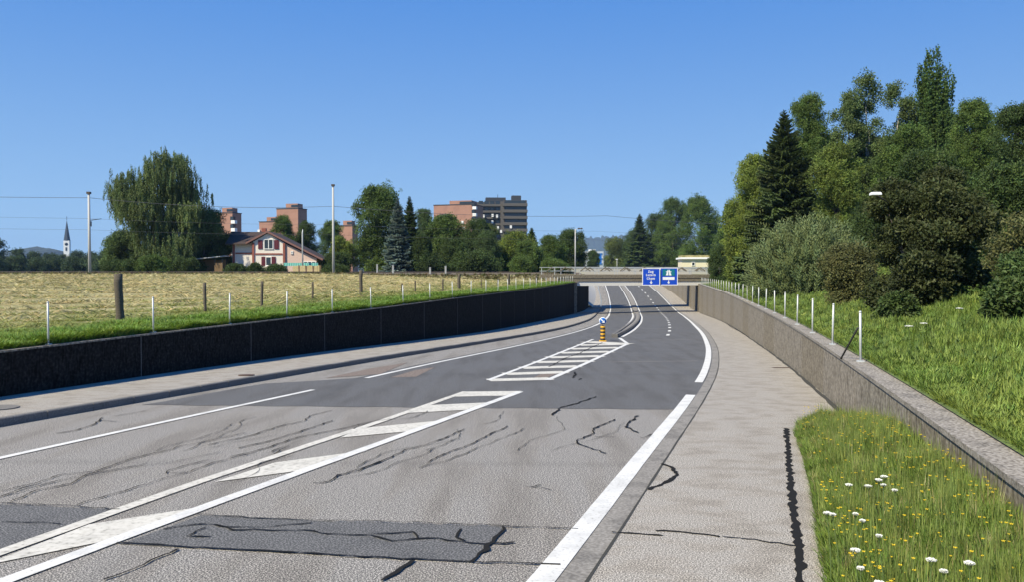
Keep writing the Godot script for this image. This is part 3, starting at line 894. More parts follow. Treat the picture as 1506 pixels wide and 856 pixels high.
	var tints := []
	for s in spots:
		placed.append(Transform3D(s[1], s[0]))
		tints.append(tint(c * (s[2] if s.size() > 2 else 1.0)))
	var mass := scatter("crown" if not kind in ["shrub", "willow", "twiggy"] else "foliage", variants[rng.randi() % variants.size()], M.leaf, placed, tints, o)
	mass.set_meta("kind", "stuff")


func grass() -> void:
	rng.seed = 77
	var green := [Color(0.16, 0.24, 0.042), Color(0.21, 0.28, 0.06), Color(0.12, 0.19, 0.034), Color(0.34, 0.31, 0.14)]
	# verge in front
	var sets := [[[], []], [[], []], [[], []]]
	var tall := [[], []]
	var flowers := []
	var heads := []
	for k in 5:
		heads.append(Vector2(rng.randf_range(2.6, 4.4), rng.randf_range(3.5, 12.0)))
	var put := 0
	var patches := FastNoiseLite.new()
	patches.frequency = 0.5
	patches.seed = 4
	while put < 22000:
		var f := rng.randf_range(1.2, 13.4)
		var x := rng.randf_range(verge_edge(f) - 0.03, px(WALL_RIGHT, f) - 0.03)
		if x > px(WALL_RIGHT, f) or verge_edge(f) > 50.0:
			continue
		if rng.randf() > (px(WALL_RIGHT, f) - verge_edge(f)) / 2.2:
			continue
		put += 1
		var p := P(x, f, verge_h(x, f) - 0.01)
		var edge := smoothstep(0.0, 0.35, x - verge_edge(f))
		var n := patches.get_noise_2d(x, f)
		var h := (0.17 + 0.15 * edge + 0.1 * n) * rng.randf_range(0.75, 1.25)
		var b := Basis(Vector3.UP, rng.randf() * TAU).scaled(Vector3(0.2, h, 0.2))
		var c: Color = green[rng.randi() % 3] if rng.randf() > 0.07 - 0.1 * n else green[3]
		if rng.randf() < 0.12:
			tall[0].append(Transform3D(b.scaled(Vector3(1, 1.5, 1)), p))
			tall[1].append(tint(green[3].lerp(c, 0.75)))
		else:
			var v := rng.randi() % 3
			sets[v][0].append(Transform3D(b, p))
			sets[v][1].append(tint(c))
		if rng.randf() < 0.07 and (n > 0.08 or rng.randf() < 0.22):
			flowers.append(Transform3D(Basis(Vector3.UP, rng.randf() * TAU).scaled(Vector3(0.27, 0.36, 0.27) * rng.randf_range(0.75, 1.15)), p))
	var g := thing("verge_grass", "long green grass with yellow flowers in front of the right wall", "grass")
	g.set_meta("kind", "stuff")
	for v in 3:
		scatter("blades", clump.tuft[v], M.blade, sets[v][0], sets[v][1], g)
	scatter("tall_blades", clump.tall_tuft[0], M.blade, tall[0], tall[1], g)
	var y := scatter("yellow_flowers", clump.flower[0], M.petal_yellow, flowers, [], self)
	y.set_meta("kind", "stuff")
	tag(y, "small yellow flowers dotted through the verge grass", "flowers")
	# right slope
	sets = [[[], []], [[], []], [[], []]]
	var herbs := [[], []]
	put = 0
	while put < 75000:
		var f := 2.0 + 100.0 * pow(rng.randf(), 1.7)
		var w := 0.42 + pow(rng.randf(), 1.3) * (7.0 + f * 0.12)
		var x := px(WALL_RIGHT, f) + w
		put += 1
		var n := patches.get_noise_2d(x * 0.7, f * 0.7)
		var big := 1.0 + f * 0.012
		var h := (0.2 + 0.16 * smoothstep(0.3, 2.0, w) + 0.12 * n) * rng.randf_range(0.7, 1.3)
		var p := P(x, f, right_h(x, f) - 0.02)
		if rng.randf() < 0.42 + 0.7 * n and w > 0.6:
			herbs[0].append(Transform3D(Basis(Vector3.UP, rng.randf() * TAU).scaled(Vector3(0.13, h * 0.7, 0.13) * big * rng.randf_range(0.6, 1.25)), p))
			herbs[1].append(tint([Color(0.17, 0.25, 0.05), Color(0.24, 0.31, 0.075), Color(0.12, 0.18, 0.045)][rng.randi() % 3]))
		else:
			var v := rng.randi() % 3
			sets[v][0].append(Transform3D(Basis(Vector3.UP, rng.randf() * TAU).scaled(Vector3(0.19 * big, h * 0.8, 0.19 * big)), p))
			sets[v][1].append(tint(green[rng.randi() % 3].lerp(Color(0.21, 0.27, 0.055), clampf(0.35 + 1.3 * patches.get_noise_2d(x * 0.35 + 50.0, f * 0.35), 0.0, 1.0))))
	g = thing("slope_grass", "lush green grass and weeds on the slope behind the right wall", "grass")
	g.set_meta("kind", "stuff")
	for v in 3:
		scatter("blades", clump.tuft[v], M.blade, sets[v][0], sets[v][1], g)
	scatter("weeds", clump.herb[0], M.leaf, herbs[0], herbs[1], g)
	# left bank above the dark wall
	sets = [[[], []], [[], []], [[], []]]
	put = 0
	while put < 30000:
		var f := 8.0 + 106.0 * pow(rng.randf(), 1.5)
		var w := 0.32 + pow(rng.randf(), 1.9) * (7.0 + 2.5 * patches.get_noise_2d(f * 0.3, 3.0))
		var x := px(WALL_LEFT, f) - w
		if rail_gap(x, f) < 4.0:
			continue
		put += 1
		var big := 1.0 + f * 0.014
		var h := (0.22 + 0.14 * patches.get_noise_2d(x, f)) * rng.randf_range(0.7, 1.3) * (1.0 - 0.6 * smoothstep(1.8, 5.0, w))
		var v := rng.randi() % 3
		sets[v][0].append(Transform3D(Basis(Vector3.UP, rng.randf() * TAU).scaled(Vector3(0.38 * big, h, 0.38 * big)), P(x, f, left_h(x, f) - 0.02)))
		sets[v][1].append(tint((Color(0.14, 0.24, 0.035) if rng.randf() < 0.6 else Color(0.2, 0.27, 0.055)).lerp(Color(0.3, 0.3, 0.1), clampf((w - 2.2) / 4.5 + rng.randf_range(-0.2, 0.2), 0.0, 1.0))))
	g = thing("bank_grass", "bright green uncut grass strip along the top of the dark wall", "grass")
	g.set_meta("kind", "stuff")
	for v in 3:
		scatter("blades", clump.tuft[v], M.blade, sets[v][0], sets[v][1], g)
	# hay on the field
	sets = [[[], []], [[], []]]
	put = 0
	while put < 42000:
		var f := 10.0 + 100.0 * pow(rng.randf(), 1.15)
		var w := 3.0 + rng.randf() * (28.0 + f * 0.55)
		var x := px(WALL_LEFT, f) - w
		if rail_gap(x, f) < 5.0 or x < -0.72 * f - 4.0:
			continue
		put += 1
		var row := sin(rail_gap(x, f) * TAU / 4.6 + patches.get_noise_2d(x * 0.1, f * 0.1) * 3.0)
		if row < 0.1 and rng.randf() < 0.35:
			continue
		var size := (0.14 + 0.2 * pow(maxf(row, 0.0), 2.0)) * (1.0 + f * 0.008) * rng.randf_range(0.7, 1.4)
		var v := put % 2
		sets[v][0].append(Transform3D(Basis(Vector3.UP, rng.randf() * TAU).scaled(Vector3(size * 1.6, size * (0.5 + 0.5 * maxf(row, 0.0)), size * 1.6)), P(x, f, left_h(x, f) - 0.01)))
		var green_share := smoothstep(15.0, 3.0, w) * 0.75 + 0.16
		sets[v][1].append(tint(Color(0.22, 0.24, 0.07) if rng.randf() < green_share + (0.22 if row < 0.0 else 0.0) else (Color(0.5, 0.43, 0.23) if rng.randf() < 0.75 else Color(0.3, 0.26, 0.12))))
	g = thing("cut_hay", "dry mown hay lying over the whole field", "hay")
	g.set_meta("kind", "stuff")
	for v in 2:
		scatter("straw", clump.straw[v], M.blade, sets[v][0], sets[v][1], g)
	# weeds along the railway
	var rough := [[], []]
	for k in 7000:
		var s := rng.randf_range(-2.0, 120.0)
		var off := rng.randf_range(3.0, 9.0) * (1.0 if rng.randf() < 0.35 else -1.0)
		var q := RAIL_POINT + RAIL_ALONG * s + Vector2(0.423, -0.906) * (off if off < 0.0 else off * 0.55 + 2.0)
		if q.x > px(WALL_LEFT, q.y) - 0.5:
			continue
		rough[0].append(Transform3D(Basis(Vector3.UP, rng.randf() * TAU).scaled(Vector3(0.8, rng.randf_range(0.25, 0.6), 0.8)), P(q.x, q.y, left_h(q.x, q.y) - 0.02)))
		rough[1].append(tint([Color(0.1, 0.13, 0.035), Color(0.17, 0.15, 0.06), Color(0.13, 0.085, 0.045)][rng.randi() % 3]))
	var w2 := scatter("railway_weeds", clump.tuft[0], M.blade, rough[0], rough[1], self)
	w2.set_meta("kind", "stuff")
	tag(w2, "dry brownish weeds growing along the railway", "weeds")


func umbel(at: Vector3, h: float, size: float, label: String) -> void:
	var o := thing("wild_carrot", label, "flower", at, rng.randf() * TAU, "white umbel flowers in the verge")
	var top := Vector3(rng.randf_range(-0.05, 0.05), h, rng.randf_range(-0.05, 0.05))
	var st := begin()
	tube(st, [Vector3.ZERO, top * Vector3(0.3, 0.6, 0.3), top], [0.005, 0.004, 0.003], 5, false)
	for k in 10:
		var a := TAU * k / 10
		tube(st, [top, top + Vector3(cos(a) * size * 0.7, 0.035, sin(a) * size * 0.7)], [0.0016, 0.0012], 3, false)
	part("stem", done(st), M.stem, o)
	st = begin()
	for k in 90:
		var r := size * sqrt(rng.randf())
		var a := rng.randf() * TAU
		var c := top + Vector3(cos(a) * r, 0.045 - 0.25 * r + rng.randf() * 0.01, sin(a) * r)
		for j in 3:
			var b := TAU * j / 3 + a
			var d := Vector3(cos(b), 0.35, sin(b)).normalized()
			leaf(st, c, d, d.cross(Vector3.UP).normalized(), 0.015, 0.013)
	part("flower_head", done(st), M.petal_white, o)


# ------------------------------------------------------------------ road and walls
func build_road() -> void:
	rng.seed = 5
	var road := structure("road")
	var edge := resample(NEW_ASPHALT_EDGE, 0.5)
	var rows := []
	var fs := []
	var f := -16.0
	while f < 262.0:
		fs.append(f)
		f += 0.7 if f < 60.0 else 1.6
	for ff in fs:
		var a := px(KERB_LEFT, ff) + 0.02
		var b := px(EDGE_RIGHT, ff) + 0.32
		var row := []
		for j in 21:
			var x := lerpf(a, b, j / 20.0)
			row.append(P(x, ff, road_h(x, ff)))
		rows.append(row)
	part("old_asphalt", sheet(rows), M.old_asphalt, road)
	# darker resurfaced stretch, laid over the old surface
	rows = []
	for ff in fs:
		if ff < 15.0:
			continue
		var a := lerpf(px(KERB_LEFT, ff) + 0.4, px(EDGE_LEFT, ff) - 0.28, smoothstep(19.5, 21.2, ff))
		var b := px(EDGE_RIGHT, ff) + 0.12
		var row := []
		for j in 21:
			var x := lerpf(a, b, j / 20.0)
			var start := lerpf(15.75, 15.5, j / 20.0) + 0.04 * sin(j * 2.3)
			var g := maxf(ff, start)
			row.append(P(x, g, road_h(x, g) + 0.005))
		rows.append(row)
	part("new_asphalt", sheet(rows), M.new_asphalt, road)
	for p in BROWN_PATCH:
		part("brown_patch", patch(p, 0.0085), M.brown_asphalt, road)
	for p in PATCH_NEAR:
		part("asphalt_patch", patch(p, 0.005), M.patch_asphalt, road)
	# markings
	part("edge_line", ribbon(along(EDGE_RIGHT, -8.0, 17.75), 0.21, 0.011, 0.03), M.paint, road)
	part("edge_line", ribbon(along(EDGE_RIGHT, 20.3, 60.0, -0.02), 0.2, 0.011, 0.03), M.paint, road)
	part("edge_line", ribbon(along(EDGE_RIGHT, 60.0, 258.0, -0.02, 1.0), 0.19, 0.013), M.paint, road)
	part("edge_line", ribbon(along(EDGE_LEFT, -8.0, 18.4), 0.13, 0.011, 0.03), M.paint, road)
	part("edge_line", ribbon(along(EDGE_LEFT, 21.1, 60.0), 0.15, 0.011, 0.03), M.paint, road)
	part("edge_line", ribbon(along(EDGE_LEFT, 60.0, 258.0, 0.0, 1.0), 0.22, 0.013), M.paint, road)
	part("hatch_border", ribbon(resample(HATCH_LEFT, 0.4), 0.15, 0.012, 0.04), M.worn_paint, road)
	part("hatch_border", ribbon(resample(HATCH_RIGHT, 0.4), 0.16, 0.012, 0.04), M.paint, road)
	for b in HATCH_BARS:
		part("hatch_bar", patch(b, 0.010), M.worn_paint, road)
	part("hatch_border", ribbon(resample(ISLAND_LEFT, 0.4), 0.14, 0.012, 0.04), M.paint, road)
	part("hatch_border", ribbon(resample(ISLAND_RIGHT, 0.4), 0.16, 0.012, 0.04), M.paint, road)
	part("hatch_border", ribbon(resample(ISLAND_TIP, 0.4), 0.16, 0.012, 0.04), M.paint, road)
	var il := resample(ISLAND_LEFT, 0.05)
	var ir := resample(ISLAND_RIGHT, 0.05)
	for k in 9:
		var g := 20.9 + 1.75 * k + 0.06 * k * k
		var l := Vector2.ZERO
		var r := Vector2.ZERO
		for p in il:
			if p.y <= g - 0.35 or l == Vector2.ZERO:
				l = p
		for p in ir:
			if p.y <= g + 0.25 or r == Vector2.ZERO:
				r = p
		part("hatch_bar", ribbon(resample([l.x, l.y, r.x, r.y], 0.3), 0.62 + 0.05 * k, 0.010, 0.05), M.worn_paint, road)
	part("median_line", ribbon(along(MEDIAN_LEFT, 48.0, 258.0, -0.04, 1.0), 0.19, 0.013), M.paint, road)
	part("median_line", ribbon(along(MEDIAN_RIGHT, 42.5, 258.0, 0.04, 1.0), 0.19, 0.013), M.paint, road)
	var g2 := 43.0
	while g2 < 250.0:
		var seg := []
		for i in 5:
			var ff := g2 + 0.25 * i * (1.0 + g2 / 90.0)
			seg.append(Vector2((px(MEDIAN_RIGHT, ff) + px(EDGE_RIGHT, ff)) / 2 + 0.25, ff))
		part("lane_dash", ribbon(seg, 0.15 + g2 * 0.0006, 0.012), M.paint, road)
		g2 += 2.7 * (1.0 + g2 / 60.0)
	# transverse seams of the newer surface
	for s in [26.5, 39.0, 52.0, 73.0]:
		var a: float = px(EDGE_RIGHT, s) - 0.3
		var b: float = px(MEDIAN_RIGHT, s) + 0.5 if s > 42.0 else (5.6 if s > 35.0 else 3.2)
		part("seam", ribbon(resample([b, s, a, s + 0.3], 0.5), 0.09, 0.009, 0.3), M.gutter, road)
	for c in CRACKS:
		var pts := resample(c.slice(1), 0.12)
		part("crack_seal", ribbon(wander(pts, 0.02), c[0] * 0.55, 0.015, 0.8), M.seal, road)
	# fine hairline cracks running roughly along the lanes
	for k in 15:
		var p := Vector2(rng.randf_range(-5.0, 1.5), rng.randf_range(7.0, 15.0))
		p.x += (p.y - 11.0) * 0.3
		var heading := 0.32 + rng.randf_range(-0.5, 0.5)
		var pts := [p]
		for j in rng.randi_range(8, 26):
			heading += rng.randf_range(-0.35, 0.35)
			heading = lerpf(heading, 0.32, 0.1)
			p += Vector2(sin(heading), cos(heading)) * 0.13
			if p.y < 15.2 and p.x < px(EDGE_RIGHT, p.y) - 0.5:
				pts.append(p)
		if pts.size() > 3:
			part("crack", ribbon(pts, rng.randf_range(0.008, 0.016), 0.0145, 0.8), M.dark_seam, road)
	# gutter strip
	part("gutter", ribbon(along(EDGE_RIGHT, -14.0, 130.0, 0.23), 0.26, 0.004, 0.02), M.gutter, road)
	# right pavement
	var pave := structure("pavement_right")
	rows = []
	for ff in fs:
		var a := px(EDGE_RIGHT, ff) + 0.36
		var b := px(WALL_RIGHT, maxf(ff, -5.9)) + 0.04
		var row := []
		for j in 9:
			var x := lerpf(a, maxf(b, a + 0.2), j / 8.0)
			row.append(P(x, ff, road_h(x, ff) + 0.012))
		rows.append(row)
	part("paving", sheet(rows), M.pavement, pave)
	part("dark_seam", ribbon(along(EDGE_RIGHT, -14.0, 60.0, 0.36), 0.025, 0.016, 0.4), M.dark_seam, pave)
	part("dark_seam", ribbon(along(WALL_RIGHT, 12.0, 110.0, -0.05), 0.09, 0.018, 0.5), M.dark_seam, pave)  # dark strip laid along the foot of the wall
	for c in PAVEMENT_CRACKS:
		part("crack_seal", ribbon(wander(resample(c.slice(1), 0.08), 0.014), c[0], 0.019, 0.6), M.seal, pave)
	part("drain_grate", ribbon([Vector2(7.9, 24.35), Vector2(8.45, 24.4)], 0.22, 0.02), M.rust, pave)
	# left pavement on its kerb
	var pl := structure("pavement_left")
	rows = []
	for ff in fs:
		var a := px(WALL_LEFT, ff) - 0.05
		var b := px(KERB_LEFT, ff) - 0.13
		var row := []
		for j in 9:
			var x := lerpf(a, b, j / 8.0)
			row.append(P(x, ff, road_h(x, ff) + 0.13))
		rows.append(row)
	part("paving", sheet(rows), M.pavement, pl)
	part("manhole_cover", lid(-9.2, 14.3, 0.36, 0.136), M.kerb, pl)
	part("drain_grate", lid(-6.75, 20.4, 0.2, 0.136), M.rust, pl)
	# kerb stones
	var kerb := structure("kerb_left")
	f = 6.0
	while f < 150.0:
		var step := 1.0 if f < 70.0 else 2.0
		part("kerb_stone", kerb_stone(KERB_LEFT, f, f + step * 0.985, -0.07, 0.14, 0.15), M.kerb, kerb)
		f += step
	# median island
	var med := thing("median_island", "narrow raised median of kerb stones dividing the lanes before the bridge", "traffic island")
	rows = []
	f = 42.0
	while f < 258.0:
		var a := px(MEDIAN_LEFT, f) + 0.2
		var b := px(MEDIAN_RIGHT, f) - 0.2
		rows.append([P(a, f, road_h(a, f) + 0.13), P(b, f, road_h(b, f) + 0.13)])
		f += 1.0
	part("infill", sheet(rows), M.gutter, med)
	f = 41.8
	while f < 130.0:
		var step := 1.2 if f < 80.0 else 2.4
		part("kerb_stone", kerb_stone(MEDIAN_LEFT, f, f + step * 0.93, 0.2, 0.2, 0.16), M.kerb, med)
		part("kerb_stone", kerb_stone(MEDIAN_RIGHT, f, f + step * 0.93, -0.2, 0.2, 0.16), M.kerb, med)
		f += step


func lid(x: float, f: float, r: float, lift: float) -> ArrayMesh:
	var st := begin()
	var c := P(x, f, road_h(x, f) + lift + 0.012)
	for k in 20:
		var a := TAU * k / 20
		var b := TAU * (k + 1) / 20
		var p := P(x + cos(a) * r, f + sin(a) * r, road_h(x + cos(a) * r, f + sin(a) * r) + lift + 0.012)
		var q := P(x + cos(b) * r, f + sin(b) * r, road_h(x + cos(b) * r, f + sin(b) * r) + lift + 0.012)
		tri(st, c, p, q)
		quad(st, p, q, q - Vector3(0, 0.02, 0), p - Vector3(0, 0.02, 0))
	return done(st)


func kerb_stone(curve: Array, f0: float, f1: float, shift: float, high: float, wide: float) -> ArrayMesh:
	var st := begin()
	var p := []
	var lift := high + rng.randf_range(-0.006, 0.006)
	var c := 0.018
	var lo := []
	var mid := []
	var top := []
	for q in [[f0, -1.0], [f0, 1.0], [f1, 1.0], [f1, -1.0]]:
		var x: float = px(curve, q[0]) + shift + q[1] * wide / 2
		var h := road_h(x, q[0])
		lo.append(P(x, q[0], h - 0.05))
		mid.append(P(x, q[0], h + lift - c))
		var inward: float = c if q[0] == f0 else -c
		top.append(P(x - q[1] * c, q[0] + inward * 0.3, h + lift))
	quad(st, top[0], top[3], top[2], top[1])
	for i in 4:
		var j := (i + 1) % 4
		quad(st, lo[i], mid[i], mid[j], lo[j])
		quad(st, mid[i], top[i], top[j], mid[j])
	return done(st)


func wall_block(curve: Array, f0: float, f1: float, a: float, b: float, top: Callable, low: Callable) -> ArrayMesh:
	# a solid stretch of wall between offsets a and b (to the right positive) from its curve
	var st := begin()
	var n := maxi(1, int((f1 - f0) / 1.0))
	for i in n:
		var p := []
		for y in 2:
			for q in [[i, a], [i, b], [i + 1, b], [i + 1, a]]:
				var f := lerpf(f0, f1, float(q[0]) / n)
				var x: float = px(curve, f) + q[1]
				p.append(P(x, f, low.call(x, f) if y == 0 else top.call(x, f)))
		quad(st, p[4], p[7], p[6], p[5])
		quad(st, p[0], p[4], p[7], p[3])
		quad(st, p[1], p[2], p[6], p[5])
		if i == 0:
			quad(st, p[0], p[1], p[5], p[4])
		if i == n - 1:
			quad(st, p[3], p[7], p[6], p[2])
	return done(st)


func build_walls() -> void:
	var under := func(x, f): return road_h(x, f) - 0.3
	var l_top := func(_x, f): return top_left(f)
	var l_face := func(_x, f): return top_left(f) - 0.035
	var w := thing("retaining_wall", "long black concrete retaining wall beside the field", "wall")
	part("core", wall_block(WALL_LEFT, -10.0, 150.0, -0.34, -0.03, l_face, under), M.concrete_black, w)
	part("coping", wall_block(WALL_LEFT, -10.0, 116.0, -0.34, 0.012, l_top, l_face), M.concrete, w)
	var f := -10.0
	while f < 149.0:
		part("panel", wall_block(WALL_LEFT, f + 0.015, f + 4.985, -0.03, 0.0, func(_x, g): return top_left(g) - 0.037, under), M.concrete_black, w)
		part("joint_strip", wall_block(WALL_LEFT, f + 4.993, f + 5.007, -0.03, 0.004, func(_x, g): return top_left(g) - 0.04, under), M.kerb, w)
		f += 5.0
	w = thing("retaining_wall", "weathered grey-brown concrete retaining wall beside the right pavement", "wall")
	var r_top := func(_x, _f): return -1.64
	var r_face := func(_x, _f): return -1.7
	part("core", wall_block(WALL_RIGHT, -6.0, 258.0, 0.03, 0.3, r_face, under), M.concrete, w)
	f = -6.0
	while f < 116.0:
		part("coping", wall_block(WALL_RIGHT, f + 0.006, f + 3.994, -0.02, 0.36, r_top, r_face), M.coping, w)
		f += 4.0
	f = -6.0
	var k := 0
	while f < 254.0:
		part("panel", wall_block(WALL_RIGHT, f + 0.015, f + 3.985, 0.0, 0.03, func(_x, _g): return -1.702, under), M.concrete if k % 3 else M.concrete_brown, w)
		part("joint_strip", wall_block(WALL_RIGHT, f + 3.988, f + 4.012, -0.004, 0.03, func(_x, _g): return -1.705, under), M.coping, w)
		f += 4.0
		k += 1
	# sloped concrete bank behind the bridge
	var rows := []
	f = 146.0
	while f < 258.0:
		var x := px(WALL_LEFT, f)
		rows.append([P(x - 6.0, f, -0.2), P(x - 5.2, f, maxf(-1.2, road_h(x, f) + 0.6)), P(x + 0.8, f, road_h(x, f) + 0.14)])
		f += 4.0
	var b := thing("concrete_bank", "pale sloped concrete bank along the road past the bridge", "bank")
	part("slab", sheet(rows), M.beige_concrete, b)


func build_ground() -> void:
	# left: field and bank
	var fs := []
	var f := -20.0
	while f < 262.0:
		fs.append(f)
		f += 1.5 if f < 60.0 else 4.0
	var bank := []
	var offs := [0.3, 0.6, 1.0, 1.6, 2.4, 3.2, 4.2]
	for ff in fs:
		var row := []
		for i in range(offs.size() - 1, -1, -1):
			var x: float = px(WALL_LEFT, ff) - offs[i]
			row.append(P(x, ff, left_h(x, ff)))
		if ff <= 146.0:
			bank.append(row)
	var o := part("bank_ground", sheet(bank), M.soil_grass, self)
	o.set_meta("kind", "structure")
	var rows := []
	offs = [4.2, 6, 8, 10, 13, 16, 20, 25, 30, 36, 43, 50, 60, 70, 85, 100, 130, 180]
	for ff in fs:
		if ff > 128.0:
			break
		var row := []
		for i in range(offs.size() - 1, -1, -1):
			var x: float = px(WALL_LEFT, ff) - offs[i]
			row.append(P(x, ff, left_h(x, ff)))
		rows.append(row)
	o = part("field", sheet(rows), M.field, self)
	o.set_meta("kind", "structure")
	# right slope
	rows = []
	offs = [0.33, 0.6, 1, 1.5, 2.2, 3, 4, 5.5, 7, 9, 12, 16, 22, 30, 45, 70, 120, 250]
	for ff in fs:
		var row := []
		for w in offs:
			var x: float = px(WALL_RIGHT, maxf(ff, -6.0)) + w
			row.append(P(x, ff, right_h(x, ff)))
		rows.append(row)
	o = part("grass_slope", sheet(rows), M.soil_grass, self)
	o.set_meta("kind", "structure")
	# verge mound
	rows = []
	f = 1.0
	while f < 12.9:
		var row := []
		var a := verge_edge(f)
		var b := maxf(px(WALL_RIGHT, f) + 0.02, a)
		if a < 50.0:
			for j in 11:
				var x := lerpf(a, b, j / 10.0)
				row.append(P(x, f, verge_h(x, f)))
			rows.append(row)
		f += 0.3
	o = part("verge_ground", sheet(rows), M.soil_grass, self)
	o.set_meta("kind", "structure")
	# land behind the railway, out to the horizon
	rows = []
	for ff in [128.0, 146, 146.2, 160, 200, 262, 263.5, 320, 450, 700, 1200, 2500, 6000]:
		var row := []
		for u in 13:
			var x0: float = px(WALL_LEFT, minf(ff, 262.0)) - (4.0 if ff < 146.1 else 5.9) if ff < 263.0 else 400.0 + ff * 1.2
			row.append(P(lerpf(-260.0 - ff * 1.6, x0, u / 12.0), ff, -0.15 if ff < 263.0 else (-0.2 - 0.00002 * ff)))
		rows.append(row)
	o = part("far_land", sheet(rows), M.far_ground, self)
	o.set_meta("kind", "structure")
	rows = []
	for ff in [-400.0, -60.0, -20.2]:
		rows.append([P(-400, ff, -2.2), P(-18, ff, -2.3), P(10, ff, -2.3), P(400, ff, -2.2)])
	o = part("near_land", sheet(rows), M.far_ground, self)
	o.set_meta("kind", "structure")
	# railway: ballast, sleepers hidden, two rails
	var track := structure("railway_track")
	rows = []
	for s in 30:
		var c := RAIL_POINT + RAIL_ALONG * (s * 6.0 + 0.5)
		var n := Vector2(0.423, -0.906)
		var row := []
		for w in [[3.2, -0.34], [2.0, -0.02], [-2.0, -0.02], [-3.2, -0.34]]:
			var q: Vector2 = c + n * w[0]
			row.append(P(q.x, q.y, w[1]))
		rows.append(row)
	part("ballast", sheet(rows), M.ballast, track)
	for side in [0.72, -0.72]:
		var st := begin()
		var a: Vector2 = RAIL_POINT + RAIL_ALONG * 0.5 + Vector2(0.423, -0.906) * side
		var b: Vector2 = RAIL_POINT + RAIL_ALONG * 175.0 + Vector2(0.423, -0.906) * side
		tube(st, [P(a.x, a.y, 0.05), P(b.x, b.y, 0.05)], [0.07, 0.07], 4)
		part("rail", done(st), M.steel_dark, track)
	# hills
	rng.seed = 21
	hill("hill", 2600.0, -1750.0, 4200.0, [[-2200, 40], [-1680, 55], [-1610, 68], [-1560, 72], [-1530, 82], [-1490, 77], [-1450, 54], [-1400, 38], [-1300, 26], [-1100, 22], [-700, 20], [-300, 20], [0, 24], [100, 30], [300, 40], [700, 60], [1600, 50]])
	hill("hill", 5200.0, -2600.0, 5000.0, [[-2600, 60], [-1500, 70], [-200, 110], [150, 170], [380, 205], [520, 224], [640, 232], [800, 250], [1400, 240], [3000, 150]])


func hill(called: String, dist: float, _a: float, _b: float, crest: Array) -> void:
	var rows := [[], [], [], []]
	var n := FastNoiseLite.new()
	n.frequency = 0.02
	n.seed = int(dist)
	for i in crest.size() - 1:
		for k in 14:
			var t := k / 14.0
			var x := lerpf(crest[i][0], crest[i + 1][0], t)
			var y := lerpf(crest[i][1], crest[i + 1][1], smoothstep(0.0, 1.0, t)) * (1.0 + 0.1 * n.get_noise_1d(x * 2.0) + 0.05 * n.get_noise_1d(x * 9.0))
			rows[0].append(P(x, dist - 700.0, -8.0))
			rows[1].append(P(x, dist - 300.0, y * 0.55))
			rows[2].append(P(x, dist, y))
			rows[3].append(P(x, dist + 800.0, -8.0))
	var o := part(called, sheet(rows), M.hill, self)
	o.set_meta("kind", "structure")


